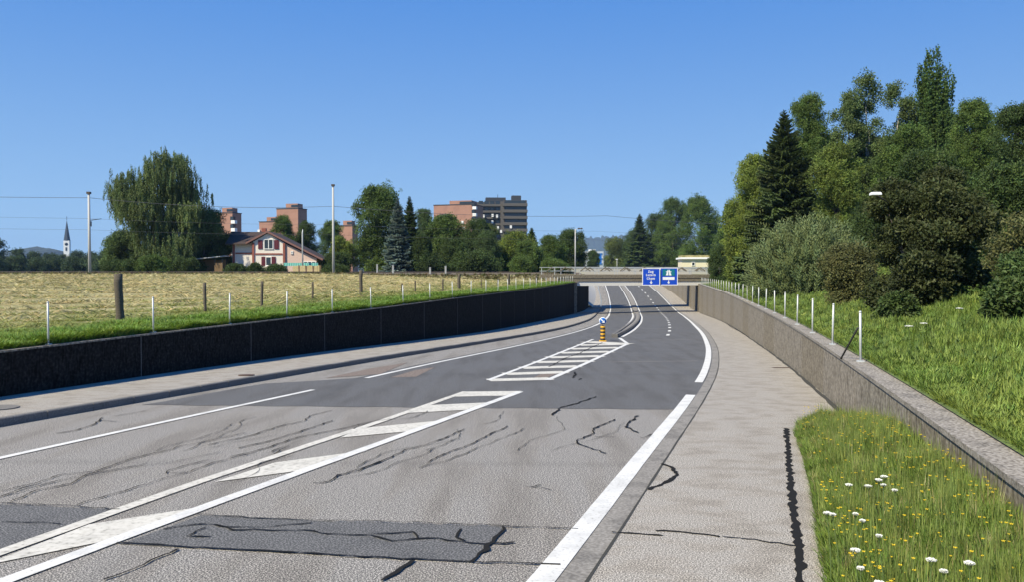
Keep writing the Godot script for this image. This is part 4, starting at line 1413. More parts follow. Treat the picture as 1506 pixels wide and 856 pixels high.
# ------------------------------------------------------------------ bridge, signs, posts
func build_bridge() -> void:
	var ang := deg_to_rad(15.0)
	# local x runs along the bridge to the right and away, local z towards us
	var o := thing("railway_bridge", "low railway bridge with white girder crossing the sunken road", "bridge", P(17.9, 116.2, 0.1), ang)
	part("girder", box_mesh(Vector3(22.6, 0.62, 6.0)), M.white_concrete, o, Vector3(0, -1.66, -0.34))
	part("deck_edge", box_mesh(Vector3(25.0, 0.42, 6.4), 0.02), M.concrete_brown, o, Vector3(0, -1.13, -0.45))
	part("parapet", box_mesh(Vector3(27.0, 0.52, 0.3), 0.03), M.concrete_brown, o, Vector3(0, -0.655, 2.65))
	part("parapet", box_mesh(Vector3(27.0, 0.52, 0.3), 0.03), M.concrete_brown, o, Vector3(0, -0.655, -3.4))
	part("ballast", box_mesh(Vector3(24.0, 0.3, 5.7)), M.ballast, o, Vector3(0, -0.76, -0.38))
	for z in [2.7, -3.4]:
		for y in [0.62, 0.1]:
			part("rail_bar", box_mesh(Vector3(27.0, 0.09, 0.07)), M.galvanised, o, Vector3(0, y, z))
		for k in 10:
			part("rail_post", box_mesh(Vector3(0.08, 1.02, 0.08)), M.galvanised, o, Vector3(-13.2 + k * 2.93, 0.11, z))
		for k in 9:
			var st := begin()
			for s in [-1.0, 1.0]:
				var b := Basis(Vector3(0, 0, 1), s * 0.52)
				box(st, Vector3(s * -0.36, 0.3, 0.06), Vector3(0.13, 0.9, 0.08), Basis(Vector3(0, 0, 1), -s * 0.95))
			part("brace", done(st), M.concrete_brown, o, Vector3(-11.7 + k * 2.93, 0.04, z))
	# second deck behind
	var o2 := thing("concrete_bridge", "second bridge with pale beige parapet standing behind the first", "bridge", P(22.3, 144.0, 0.0), deg_to_rad(6.0))
	part("girder", box_mesh(Vector3(24.0, 0.62, 5.4)), M.white_concrete, o2, Vector3(0, -1.66, 0.3))
	part("deck", box_mesh(Vector3(30.0, 0.6, 6.4)), M.concrete, o2, Vector3(0, -1.04, 0.3))
	part("parapet", box_mesh(Vector3(31.0, 1.35, 0.3), 0.03), M.beige_concrete, o2, Vector3(0.5, 0.0, 3.3))
	part("parapet", box_mesh(Vector3(31.0, 1.2, 0.3), 0.03), M.beige_concrete, o2, Vector3(0.5, -0.1, -2.7))
	part("top_rail", box_mesh(Vector3(31.0, 0.1, 0.4)), M.galvanised, o2, Vector3(0.5, 0.74, 3.3))
	# abutment pier at the dark wall
	var ab := thing("bridge_abutment", "dark concrete abutment carrying the bridge at the black wall", "abutment", P(8.7, 111.6, 0.1), ang)
	part("pier", box_mesh(Vector3(1.0, 5.0, 1.0), 0.05), M.concrete, ab, Vector3(-0.4, -4.0, 0.2))
	part("bearing", box_mesh(Vector3(1.2, 0.2, 1.2)), M.concrete, ab, Vector3(-0.4, -1.42, 0.2))
	# overhead signs
	var s1 := thing("overhead_sign", "blue direction sign with three white place names, the nearer to the black wall", "road sign", P(19.25, 111.4, -0.63), 0.0)
	part("panel", box_mesh(Vector3(2.5, 2.45, 0.12), 0.02), M.sign_blue, s1)
	part("frame", rim(2.62, 2.57, 0.09), M.sign_white, s1, Vector3(0, 0, 0.0))
	part("back_box", box_mesh(Vector3(2.2, 2.2, 0.5)), M.steel_dark, s1, Vector3(0.15, 0, -0.32))
	lettering(s1, "Zug", 0.36, Vector3(-0.05, 0.78, 0.075), M.sign_white)
	lettering(s1, "Luzern", 0.34, Vector3(-0.05, 0.28, 0.075), M.sign_white)
	lettering(s1, "Cham", 0.34, Vector3(-0.05, -0.25, 0.075), M.sign_white)
	part("arrow", down_arrow(0.5), M.sign_white, s1, Vector3(0, -0.82, 0.08))
	var s2 := thing("overhead_sign", "blue sign with a green motorway panel, the nearer to the right wall", "road sign", P(21.75, 111.6, -0.58), 0.0)
	part("panel", box_mesh(Vector3(2.5, 2.5, 0.12), 0.02), M.sign_blue, s2)
	part("frame", rim(2.62, 2.62, 0.09), M.sign_white, s2)
	part("back_box", box_mesh(Vector3(2.3, 2.2, 0.5)), M.steel_dark, s2, Vector3(0.2, 0, -0.32))
	part("green_panel", box_mesh(Vector3(1.8, 0.95, 0.03)), M.sign_green, s2, Vector3(-0.05, 0.6, 0.08))
	part("motorway_symbol", motorway(), M.sign_white, s2, Vector3(-0.05, 0.6, 0.1))
	part("white_plate", box_mesh(Vector3(1.75, 0.42, 0.03)), M.sign_white, s2, Vector3(-0.05, -0.28, 0.08))
	part("arrow", down_arrow(0.5), M.sign_white, s2, Vector3(-0.05, -0.85, 0.08))
	s1.scale = Vector3.ONE * 0.93
	s2.scale = Vector3.ONE * 0.93
	# keep-right beacon on the island tip
	var bx: float = BOLLARD[0]
	var bf: float = BOLLARD[1]
	var bo := thing("island_beacon", "yellow and black striped bollard with blue arrow disc on the island tip", "bollard", P(bx, bf, road_h(bx, bf)), -0.1)
	part("foot", box_mesh(Vector3(0.34, 0.06, 0.34), 0.015), M.yellow, bo, Vector3(0, 0.03, 0))
	for k in 8:
		part("band", tube_mesh([Vector3(0, 0.06 + k * 0.085, 0), Vector3(0, 0.145 + k * 0.085, 0)], [0.115, 0.115], 16), M.yellow if k % 2 == 1 else M.black, bo)
	part("post", tube_mesh([Vector3(0, 0.74, 0), Vector3(0, 1.1, -0.02)], [0.03, 0.03], 8), M.black, bo)
	var disc := part("disc", tube_mesh([Vector3(0, 0.98, 0.0), Vector3(0, 0.98, 0.03)], [0.185, 0.185], 24), M.sign_white, bo)
	part("face", tube_mesh([Vector3(0, 0.98, 0.03), Vector3(0, 0.98, 0.036)], [0.16, 0.16], 24), M.disc_blue, disc)
	var ar := begin()
	var rot := Basis(Vector3(0, 0, 1), deg_to_rad(-135.0))
	box(ar, Vector3(-0.02, 1.0, 0.042), Vector3(0.045, 0.2, 0.008), rot)
	var head := [Vector3(0, 0.12, 0), Vector3(0.08, 0.02, 0), Vector3(-0.08, 0.02, 0)]
	tri(ar, rot * head[0] + Vector3(0, 0.98, 0.046), rot * head[1] + Vector3(0, 0.98, 0.046), rot * head[2] + Vector3(0, 0.98, 0.046))
	part("arrow", done(ar), M.sign_white, disc)


func rim(w: float, h: float, t: float) -> ArrayMesh:
	var st := begin()
	for s in [-1.0, 1.0]:
		box(st, Vector3(0, s * (h - t) / 2, 0), Vector3(w, t, 0.15))
		box(st, Vector3(s * (w - t) / 2, 0, 0), Vector3(t, h - 2 * t - 0.002, 0.15))
	return done(st)


func down_arrow(s: float) -> ArrayMesh:
	var st := begin()
	box(st, Vector3(0, s * 0.28, 0), Vector3(s * 0.24, s * 0.55, 0.02))
	tri(st, Vector3(-s * 0.45, s * 0.05, 0.01), Vector3(s * 0.45, s * 0.05, 0.01), Vector3(0, -s * 0.5, 0.01))
	return done(st)


func motorway() -> ArrayMesh:
	var st := begin()
	for s in [-1.0, 1.0]:
		quad(st, Vector3(s * 0.06, -0.42, 0), Vector3(s * 0.04, 0.42, 0), Vector3(s * 0.14, 0.42, 0), Vector3(s * 0.42, -0.42, 0))
	box(st, Vector3(0, 0.12, 0.002), Vector3(0.85, 0.1, 0.02))
	return done(st)


func lettering(parent: Node, words: String, size: float, at: Vector3, m: Material) -> void:
	var t := TextMesh.new()
	var font := SystemFont.new()
	font.font_names = PackedStringArray(["Droid Sans"])
	font.font_weight = 700
	t.font = font
	t.text = words
	t.font_size = 48
	t.pixel_size = size / 36.0
	t.depth = 0.02
	part("lettering", t, m, parent, at)


func build_posts() -> void:
	var steel := begin()
	steel.set_smooth_group(0)
	tube(steel, [Vector3(0, -0.05, 0), Vector3(0, 0.9, 0)], [0.021, 0.021], 10)
	var steel_mesh := done(steel)
	var cap := begin()
	cap.set_smooth_group(0)
	tube(cap, [Vector3(0, 0.9, 0), Vector3(0, 0.915, 0), Vector3(0, 0.93, 0)], [0.025, 0.025, 0.014], 10)
	var cap_mesh := done(cap)
	var foot := box_mesh(Vector3(0.11, 0.03, 0.11), 0.008)
	rng.seed = 8
	for k in 28:
		var f := 17.3 + 3.42 * k
		var x := px(WALL_LEFT, f) - 0.17
		var o := thing("fence_post", "%s galvanised fence post on the black wall, counted from the picture's left edge" % nth(k + 1), "fence post", P(x, f, top_left(f)), 0.0, "galvanised posts along the black wall")
		o.rotation.z = rng.randf_range(-0.025, 0.025)
		part("tube", steel_mesh, M.galvanised, o)
		part("cap", cap_mesh, M.galvanised, o)
		part("foot", foot, M.galvanised, o, Vector3(0, 0.01, 0))
	for k in 29:
		var f := 14.55 + 3.42 * k
		var x := px(WALL_RIGHT, f) + 0.2
		var o := thing("fence_post", "%s galvanised fence post on the right wall, counted from the nearest one" % nth(k + 1), "fence post", P(x, f, -1.64), 0.0, "galvanised posts along the right wall")
		o.rotation.z = rng.randf_range(-0.02, 0.02)
		part("tube", steel_mesh, M.galvanised, o)
		part("cap", cap_mesh, M.galvanised, o)
		part("foot", foot, M.galvanised, o, Vector3(0, 0.01, 0))
		if k == 0:
			part("strut", tube_mesh([Vector3(-0.02, 0.62, -0.05), Vector3(-0.05, -0.02, -0.75)], [0.018, 0.018], 6), M.black, o)
	var names := ["thick leaning wooden post nearest to the camera in the field", "slim grey wooden post, second from the picture's left edge", "slim wooden post with pale top before the house", "short slim wooden post before the plank fence", "thick dark wooden post below the tall mast", "short tilted wooden post left of the field's middle", "short upright wooden post beside the tilted one", "slim wooden post between tilted post and thick brown post", "thick brown wooden post in the middle of the field edge", "small wooden post right after the thick brown post", "smallest wooden post between thick brown and thick dark post", "thick dark wooden post below the yellow green round tree", "last thick wooden post before the bridge"]
	for i in WOOD_POSTS.size():
		var w: Array = WOOD_POSTS[i]
		var g := left_h(w[0], w[1])
		var h: float = w[2] - g
		var o := thing("wooden_post", names[i], "wooden post", P(w[0], w[1], g - 0.05), rng.randf() * TAU, "old wooden field posts")
		o.rotation.z = 0.04 if i == 0 else (0.12 if i == 5 else rng.randf_range(-0.03, 0.03))
		var r: float = w[3]
		var pts := []
		var rad := []
		for k in 7:
			pts.append(Vector3(rng.randf_range(-0.1, 0.1) * r, (h + 0.05) * k / 6.0, rng.randf_range(-0.1, 0.1) * r))
			rad.append(r * rng.randf_range(0.94, 1.06))
		var st := begin()
		st.set_smooth_group(0)
		tube(st, pts, rad, 9)
		part("log", done(st), M.wood, o)


func mast(at: Vector3, h: float, r: float, label: String, cat: String) -> Node3D:
	var o := thing("railway_mast", label, cat, at)
	part("pole", tube_mesh([Vector3.ZERO, Vector3(0, h, 0)], [r, r * 0.7], 10), M.mast, o)
	part("cap", box_mesh(Vector3(r * 2.2, 0.25, r * 2.2)), M.steel_dark, o, Vector3(0, h + 0.11, 0))
	return o


func on_rail(s: float, off := 0.0) -> Vector2:
	return RAIL_POINT + RAIL_ALONG * s + Vector2(0.423, -0.906) * off


func build_masts() -> void:
	var a := on_rail(67.3, 3.4)
	var b := on_rail(38.7, 3.4)
	var c := on_rail(-3.5, 4.0)
	var ma := mast(P(a.x, a.y, -0.5), 9.7, 0.18, "pale concrete railway mast between church tower and birch", "mast")
	part("bracket", tube_mesh([Vector3(0, 6.6, 0), Vector3(0.5, 6.9, -1.8)], [0.05, 0.04], 6), M.steel_dark, ma)
	part("insulator", tube_mesh([Vector3(0.12, 5.9, -0.2), Vector3(0.12, 6.5, -0.2)], [0.07, 0.07], 8), M.steel_dark, ma)
	var mb := mast(P(b.x, b.y, -0.5), 11.9, 0.18, "tall pale concrete railway mast beside the brick-trimmed house", "mast")
	part("bracket", tube_mesh([Vector3(0, 7.0, 0), Vector3(0.5, 7.3, -1.8)], [0.05, 0.04], 6), M.steel_dark, mb)
	var lamp := thing("lamp_mast", "slim pale lamp mast at the bridge before the dark tree", "lamp", P(9.9, 126.0, -0.4))
	part("pole", tube_mesh([Vector3.ZERO, Vector3(0, 7.2, 0)], [0.11, 0.09], 10), M.mast, lamp)
	part("arm", tube_mesh([Vector3(0, 7.15, 0), Vector3(0.9, 7.25, 0)], [0.04, 0.04], 6), M.mast, lamp)
	for x in [0.55, 0.95]:
		part("floodlight", box_mesh(Vector3(0.32, 0.22, 0.3), 0.03), M.steel_dark, lamp, Vector3(x, 7.25, 0.05))
	var pole := thing("white_pole", "white pole with pointed top standing before the house roof", "pole", P(-28.6, 110.0, -0.3))
	part("pole", tube_mesh([Vector3.ZERO, Vector3(0, 5.7, 0), Vector3(0.05, 6.2, 0)], [0.11, 0.1, 0.03], 8), M.galvanised, pole)
	part("foot", box_mesh(Vector3(0.4, 0.3, 0.4), 0.03), M.mast, pole, Vector3(0, 0.15, 0))
	var sl := thing("street_lamp", "white street lamp head sticking out of the copper bush", "lamp", P(12.4, 26.2, right_h(12.4, 26.2)))
	var top := 2.2 - right_h(12.4, 26.2)
	part("pole", tube_mesh([Vector3.ZERO, Vector3(0, top - 0.3, 0), Vector3(-0.2, top - 0.05, 0.35)], [0.06, 0.045, 0.035], 8), M.galvanised, sl)
	part("arm", tube_mesh([Vector3(-0.2, top - 0.05, 0.35), Vector3(-2.1, top, 3.35)], [0.025, 0.02], 6), M.steel_dark, sl)
	part("lamp_head", box_mesh(Vector3(0.27, 0.08, 0.2), 0.03), M.sign_white, sl, Vector3(-2.15, top + 0.02, 3.45))
	# overhead wires
	var heights := [[8.75, "upper overhead wire"], [6.5, "middle overhead wire"], [5.2, "lower contact wire"]]
	for i in 3:
		for leg in [[130.0, 67.3, 0, "left of the mast near the church"], [67.3, 38.7, 1, "between the two railway masts"], [38.7, -3.5, 2, "from the mast by the house to the bridge"], [-3.5, -60.0, 3, "running on to the right above the bridge"]]:
			var p := on_rail(leg[0], 3.3 if i == 0 else 1.2 - i)
			var q := on_rail(leg[1], 3.3 if i == 0 else 1.2 - i)
			var pts := []
			var rad := []
			for k in 17:
				var u := k / 16.0
				var xy := p.lerp(q, u)
				pts.append(P(xy.x, xy.y, heights[i][0] - (1.0 if i == 0 else 0.35) * 4.0 * u * (1.0 - u) * 0.55 + (-0.6 if leg[2] == 3 else 0.0) * u))
				rad.append(0.024 if i == 0 else 0.011)
			var st := begin()
			tube(st, pts, rad, 4, false)
			tag(part("overhead_wire", done(st), M.wire, self), "%s %s" % [heights[i][1], leg[3]], "wire", "railway overhead wires")
	# short concrete posts along the track
	var labels := ["short pale concrete post below the blue spruce, nearer the mast", "short pale concrete post under the tip of the blue spruce", "short pale concrete post below the low dark tree", "short pale concrete post at the dry brown weeds"]
	var at := [[-18.6, 111.0, 1.4], [-16.2, 109.6, 1.3], [-11.5, 113.0, 1.0], [-9.4, 114.0, 1.2]]
	for i in 4:
		var o := thing("concrete_post", labels[i], "post", P(at[i][0], at[i][1], -0.35), 0.3, "short concrete posts along the track")
		part("shaft", box_mesh(Vector3(0.2, at[i][2], 0.2), 0.03), M.mast, o, Vector3(0, at[i][2] / 2, 0))
		part("cap", box_mesh(Vector3(0.24, 0.06, 0.24), 0.02), M.mast, o, Vector3(0, at[i][2] + 0.03, 0))


# ------------------------------------------------------------------ buildings
func gable_prism(st: SurfaceTool, poly: Array, z0: float, z1: float) -> void:
	# poly: anticlockwise outline seen from +z
	var n := poly.size()
	for i in n:
		var a: Vector2 = poly[i]
		var b: Vector2 = poly[(i + 1) % n]
		quad(st, Vector3(a.x, a.y, z1), Vector3(a.x, a.y, z0), Vector3(b.x, b.y, z0), Vector3(b.x, b.y, z1))
	var idx := Geometry2D.triangulate_polygon(PackedVector2Array(poly))
	for k in idx.size() / 3:
		var p: Vector2 = poly[idx[3 * k]]
		var q: Vector2 = poly[idx[3 * k + 1]]
		var r: Vector2 = poly[idx[3 * k + 2]]
		tri(st, Vector3(p.x, p.y, z1), Vector3(r.x, r.y, z1), Vector3(q.x, q.y, z1))
		tri(st, Vector3(p.x, p.y, z0), Vector3(q.x, q.y, z0), Vector3(r.x, r.y, z0))


func window(parent: Node, at: Vector3, w: float, h: float, sashes: int) -> void:
	var o := part("window", box_mesh(Vector3(w, h, 0.06)), M.glass, parent, at)
	var st := begin()
	box(st, Vector3(0, h / 2, 0.03), Vector3(w + 0.12, 0.1, 0.1))
	box(st, Vector3(0, -h / 2, 0.03), Vector3(w + 0.12, 0.1, 0.14))
	for s in sashes + 1:
		box(st, Vector3(-w / 2 + w * s / sashes, 0, 0.032), Vector3(0.1, h - 0.11, 0.1))
	part("frame", done(st), M.window_frame, o)


func shutter(parent: Node, at: Vector3, w: float, h: float) -> void:
	var o := part("shutter", box_mesh(Vector3(w, h, 0.06), 0.01), M.shutter, parent, at)
	for k in 9:
		part("slat", box_mesh(Vector3(w - 0.12, 0.06, 0.03)), M.shutter, o, Vector3(0, -h / 2 + (k + 0.5) * h / 9, 0.04))


func build_house() -> void:
	var o := thing("brick_trimmed_house", "white and pink house with red brick trim, burgundy shutters and dark tiled roof", "house", P(-35.0, 115.5, -0.35), deg_to_rad(3.0))
	var st := begin()
	gable_prism(st, [Vector2(-2.1, 0), Vector2(2.35, 0), Vector2(2.35, 4.6), Vector2(0, 5.95), Vector2(-2.1, 4.75)], -7.0, 0.0)
	part("wall", done(st), M.render_white, o)
	st = begin()
	gable_prism(st, [Vector2(2.36, 0), Vector2(6.9, 0), Vector2(6.9, 2.35), Vector2(2.36, 4.5)], -6.0, -0.1)
	part("wall", done(st), M.render_pink, o)
	part("wall", box_mesh(Vector3(3.05, 4.7, 5.0)), M.render_white, o, Vector3(-3.63, 2.35, -3.0))
	# roofs as thick slabs
	st = begin()
	gable_prism(st, [Vector2(-2.9, 4.45), Vector2(0, 6.05), Vector2(0, 6.25), Vector2(-2.98, 4.6)], -7.4, 0.3)
	gable_prism(st, [Vector2(7.75, 2.1), Vector2(7.85, 2.25), Vector2(0.002, 6.25), Vector2(0.002, 6.05)], -7.4, 0.3)
	var roof := part("roof", done(st), M.roof_tile, o)
	st = begin()
	gable_prism(st, [Vector2(-3.0, 4.4), Vector2(0, 6.02), Vector2(0, 6.3), Vector2(-3.05, 4.62)], 0.302, 0.4)
	gable_prism(st, [Vector2(7.8, 2.05), Vector2(7.9, 2.28), Vector2(0.002, 6.3), Vector2(0.002, 6.02)], 0.302, 0.4)
	part("bargeboard", done(st), M.roof_edge, roof)
	st = begin()
	quad(st, Vector3(-5.9, 4.45, 0.35), Vector3(-5.9, 6.3, -3.0), Vector3(-1.2, 6.3, -3.0), Vector3(-2.4, 4.45, 0.35))
	quad(st, Vector3(-5.9, 4.45, -6.3), Vector3(-5.9, 6.3, -3.0), Vector3(-1.2, 6.3, -3.0), Vector3(-2.4, 4.45, -6.3))
	quad(st, Vector3(-5.9, 4.3, 0.35), Vector3(-5.9, 4.45, 0.35), Vector3(-2.4, 4.45, 0.35), Vector3(-2.4, 4.3, 0.35))
	tri(st, Vector3(-5.85, 4.4, 0.3), Vector3(-5.85, 6.25, -3.0), Vector3(-5.85, 4.4, -6.3))
	part("roof", done(st), M.roof_tile, o)
	part("chimney", box_mesh(Vector3(0.6, 1.2, 0.6), 0.03), M.brick_red, roof, Vector3(-1.5, 6.3, -4.0))
	# brick trim
	for x in [-4.95, -2.05, 2.3]:
		part("brick_pillar", box_mesh(Vector3(0.3, 4.6 if x != 2.3 else 4.55, 0.16), 0.01), M.brick_red, o, Vector3(x, 2.3, 0.06 if x > -4.0 else -0.46))
	part("brick_band", box_mesh(Vector3(3.8, 0.2, 0.1), 0.01), M.brick_red, o, Vector3(0.13, 3.0, 0.04))
	part("brick_band", box_mesh(Vector3(2.4, 0.2, 0.1), 0.01), M.brick_red, o, Vector3(-3.5, 3.1, -0.45))
	window(o, Vector3(0.12, 4.4, 0.02), 1.25, 1.35, 2)
	shutter(o, Vector3(-1.05, 4.35, 0.06), 0.62, 1.25)
	shutter(o, Vector3(1.25, 4.35, 0.06), 0.62, 1.3)
	window(o, Vector3(0.1, 1.95, 0.02), 0.75, 1.2, 1)
	shutter(o, Vector3(-0.62, 1.95, 0.06), 0.58, 1.3)
	shutter(o, Vector3(0.8, 1.95, 0.06), 0.58, 1.3)
	window(o, Vector3(3.4, 3.2, -0.08), 0.22, 0.35, 1)
	window(o, Vector3(5.9, 1.45, -0.08), 1.7, 0.9, 3)
	part("flower_box", box_mesh(Vector3(0.9, 0.2, 0.25), 0.02), M.render_white, o, Vector3(0.1, 1.2, 0.16))
	# fence of upright planks and teal sheets in front of the house
	var fence := thing("plank_fence", "fence of weathered yellow upright planks before the house", "fence", P(-27.8, 109.2, -0.2), deg_to_rad(8.0))
	rng.seed = 31
	var plank := box_mesh(Vector3(0.2, 1.15, 0.03), 0.005)
	for k in 16:
		var p := part("plank", plank, M.plank if k % 4 != 3 else M.plank_brown, fence, Vector3(-1.75 + k * 0.235, 0.55 + rng.randf_range(-0.05, 0.05), rng.randf_range(-0.015, 0.015)))
		p.rotation.z = rng.randf_range(-0.03, 0.03)
	part("cross_rail", box_mesh(Vector3(3.8, 0.1, 0.05)), M.plank_brown, fence, Vector3(0, 0.8, -0.045))
	part("cross_rail", box_mesh(Vector3(3.8, 0.1, 0.05)), M.plank_brown, fence, Vector3(0, 0.3, -0.045))
	var teal := thing("teal_screen", "long low teal garden screen above the plank fence", "screen", P(-29.0, 110.6, -0.2), deg_to_rad(8.0))
	part("sheet", wavy(4.6, 0.42), M.teal, teal, Vector3(0, 1.3, 0))
	for x in [-2.1, 0.0, 2.1]:
		part("post", box_mesh(Vector3(0.08, 1.5, 0.08), 0.01), M.plank_brown, teal, Vector3(x, 0.75, -0.08))
	var tank := thing("teal_crate", "small teal topped garden crate at the end of the plank fence", "crate", P(-24.6, 110.8, -0.2), deg_to_rad(8.0))
	part("body", box_mesh(Vector3(1.2, 0.75, 0.8), 0.03), M.render_pink, tank, Vector3(0, 0.38, 0))
	part("lid", box_mesh(Vector3(1.35, 0.28, 0.9), 0.05), M.teal, tank, Vector3(0, 0.9, 0))
	# lean-to shed
	var shed := thing("lean_to_shed", "small open wooden shed with light sloping roof between birch and house", "shed", P(-42.6, 113.0, -0.3), deg_to_rad(6.0))
	part("back_wall", box_mesh(Vector3(4.0, 2.1, 0.1)), M.plank_brown, shed, Vector3(0, 1.05, -1.6))
	for x in [-1.9, 0.9, 1.9]:
		part("post", box_mesh(Vector3(0.14, 2.2, 0.14), 0.01), M.wood, shed, Vector3(x, 1.1, 0))
	part("side_board", box_mesh(Vector3(1.1, 1.5, 0.06)), M.plank_brown, shed, Vector3(1.4, 0.9, 0.12))
	var r := part("roof", box_mesh(Vector3(4.8, 0.1, 2.4)), M.galvanised, shed, Vector3(0, 2.35, -0.7))
	r.rotation.z = 0.11


func wavy(w: float, h: float) -> ArrayMesh:
	var rows := []
	for y in [-h / 2, h / 2]:
		var row := []
		for k in 60:
			row.append(Vector3(-w / 2 + w * k / 59.0, y, 0.03 * sin(k * 1.6)))
		rows.append(row)
	return sheet(rows)


func build_far_buildings() -> void:
	# grey tower: two wings, each with floor bands
	var z := 360.0
	var o := thing("grey_apartment_tower", "tall grey-brown apartment tower with dark balcony bands", "apartment block", P(-4.1, z, -0.3), deg_to_rad(4.0))
	part("wall", box_mesh(Vector3(10.6, 32.6, 12.0)), M.apartment_grey, o, Vector3(5.5, 16.3, -6.0))
	part("wall", box_mesh(Vector3(11.6, 31.8, 10.0)), M.apartment_grey, o, Vector3(-5.6, 15.9, -6.4))
	part("lift_shaft", box_mesh(Vector3(1.6, 32.0, 1.4)), M.apartment_band, o, Vector3(-0.2, 16.0, -0.4))
	var ribbon_mesh := box_mesh(Vector3(9.0, 1.25, 0.2))
	var band := box_mesh(Vector3(11.0, 1.25, 1.3), 0.05)
	var slab := box_mesh(Vector3(10.4, 0.9, 1.2), 0.05)
	for k in 11:
		var y := 2.2 + k * 2.83
		part("balcony", band, M.apartment_band, o, Vector3(5.5, y, 0.5))
		part("window_strip", ribbon_mesh, M.glass, o, Vector3(5.5, y + 1.3, 0.06))
		part("balcony", slab, M.apartment_band, o, Vector3(-6.1, y - 0.2, -0.85))
		for j in 4:
			part("window", box_mesh(Vector3(1.9, 1.5, 0.2)), M.glass, o, Vector3(-9.7 + j * 2.5, y + 1.05, -1.42))
	rng.seed = 3
	for a in [[-8.6, 24.6], [-4.6, 24.9], [-2.6, 24.6], [-4.7, 22.0], [-2.2, 19.4], [-0.8, 17.8], [3.5, 19.8]]:
		part("awning", box_mesh(Vector3(0.9, 1.3, 0.5)), M.awning, o, Vector3(a[0], a[1] + 0.8, 0.4 if a[0] < 0.0 else 1.25))
	part("roof_house", box_mesh(Vector3(9.0, 2.2, 6.0)), M.roof_dark, o, Vector3(-3.0, 32.9, -6.0))
	part("roof_house", box_mesh(Vector3(4.2, 2.3, 5.0)), M.roof_dark, o, Vector3(6.3, 33.75, -5.0))
	part("antenna", box_mesh(Vector3(0.2, 1.6, 0.2)), M.roof_dark, o, Vector3(-2.0, 34.8, -5.0))
	# brick block beside it
	brick_block(P(-25.0, 345.0, -0.3), 18.2, 29.2, "orange brick apartment block beside the grey tower", [[-4.5, 24.8, 3.6, 1.0]], [[-4.6, 21.7, 1.3], [4.0, 21.7, 1.1], [4.6, 19.2, 0.8]], true)
	brick_block(P(-107.5, 300.0, -0.3), 8.0, 22.4, "smaller orange brick block with white balconies behind the birch", [], [], true)
	brick_block(P(-85.0, 305.0, -0.3), 9.2, 24.4, "orange brick block with stepped top behind the house roof", [], [], false)
	brick_block(P(-100.0, 330.0, -0.3), 8.0, 21.0, "lower brick wing left of the stepped brick block", [[-1.0, 16.8, 6.0, 0.8]], [[-4.0, 17.3, 1.0]], false)
	brick_block(P(-62.4, 300.0, -0.3), 6.5, 17.6, "brown brick block half hidden between mast and broad tree", [], [], false)
	# church
	var ch := thing("church_tower", "white church tower with slender dark spire on the horizon", "church", P(-497.0, 900.0, -2.0), 0.25)
	part("tower", box_mesh(Vector3(6.0, 37.5, 6.0)), M.awning, ch, Vector3(0, 18.7, 0))
	var st := begin()
	for k in 8:
		var a := TAU * k / 8 + PI / 8
		var b := TAU * (k + 1) / 8 + PI / 8
		var p := Vector3(cos(a) * 3.4, 37.5, sin(a) * 3.4)
		var q := Vector3(cos(b) * 3.4, 37.5, sin(b) * 3.4)
		var r := Vector3(cos(b) * 1.0, 54.0, sin(b) * 1.0)
		var s := Vector3(cos(a) * 1.0, 54.0, sin(a) * 1.0)
		quad(st, p, s, r, q)
		tri(st, s, Vector3(0, 61.0, 0), r)
	part("spire", done(st), M.slate, ch)
	part("cross", box_mesh(Vector3(0.4, 4.0, 0.4)), M.slate, ch, Vector3(0, 62.5, 0))
	part("clock", tube_mesh([Vector3(0, 33.5, 3.0), Vector3(0, 33.5, 3.15)], [1.7, 1.7], 16), M.slate, ch)
	part("belfry_opening", box_mesh(Vector3(1.8, 4.0, 0.3)), M.slate, ch, Vector3(0, 28.0, 3.0))
	# small distant houses by the church and the hill
	var labels := ["distant white house with tilted roof on the wooded hill's end", "distant white house low at the hill's foot", "distant white house roof behind the low trees at the far left", "distant reddish roofed house before the church"]
	var at := [[-402.0, 900.0, 9.0, 8.0, 14.5], [-430.0, 800.0, 6.0, 7.0, 10.0], [-288.0, 480.0, 9.0, 4.6, 3.4], [-265.0, 460.0, 10.0, 4.5, 1.2]]
	for i in 4:
		var h := thing("distant_house", labels[i], "house", P(at[i][0] if i > 0 else -516.0, at[i][1], at[i][4] - 8.0), 0.5)
		part("wall", box_mesh(Vector3(at[i][2], at[i][3] + 8.0, at[i][2])), M.awning if i < 3 else M.cream, h, Vector3(0, (at[i][3] + 8.0) / 2 - 4.0, 0))
		st = begin()
		gable_prism(st, [Vector2(-at[i][2] * 0.58, at[i][3]), Vector2(at[i][2] * 0.58, at[i][3]), Vector2(0, at[i][3] + at[i][2] * 0.35)], -at[i][2] * 0.55, at[i][2] * 0.55)
		part("roof", done(st), M.brick_red if i == 3 else M.roof_dark, h)
		part("window", box_mesh(Vector3(at[i][2] * 0.3, at[i][3] * 0.25, 0.2)), M.glass, h, Vector3(0, at[i][3] * 0.6, at[i][2] * 0.5))
	# cream house behind the bridge
	var ce := thing("cream_house", "cream house with flat roof behind the bridge's far end", "house", P(39.4, 171.0, -0.3), deg_to_rad(-4.0))
	part("wall", box_mesh(Vector3(6.6, 3.1, 6.0)), M.cream, ce, Vector3(0, 1.55, -3.0))
	part("roof", box_mesh(Vector3(7.4, 0.35, 7.0), 0.05), M.awning, ce, Vector3(0, 3.3, -3.0))
	part("roof_edge", box_mesh(Vector3(6.8, 0.5, 6.2)), M.field, ce, Vector3(0.2, 3.72, -3.2))
	window(ce, Vector3(-0.9, 2.1, 0.03), 0.6, 0.7, 1)
	window(ce, Vector3(-0.9, 0.9, 0.03), 0.9, 0.6, 2)
	window(ce, Vector3(1.6, 0.9, 0.03), 0.9, 0.6, 2)
	# office building and blue sign in the gap
	var of := thing("office_building", "pale office building with blue window bands in the distant gap", "office building", P(41.5, 400.0, -0.3), 0.1)
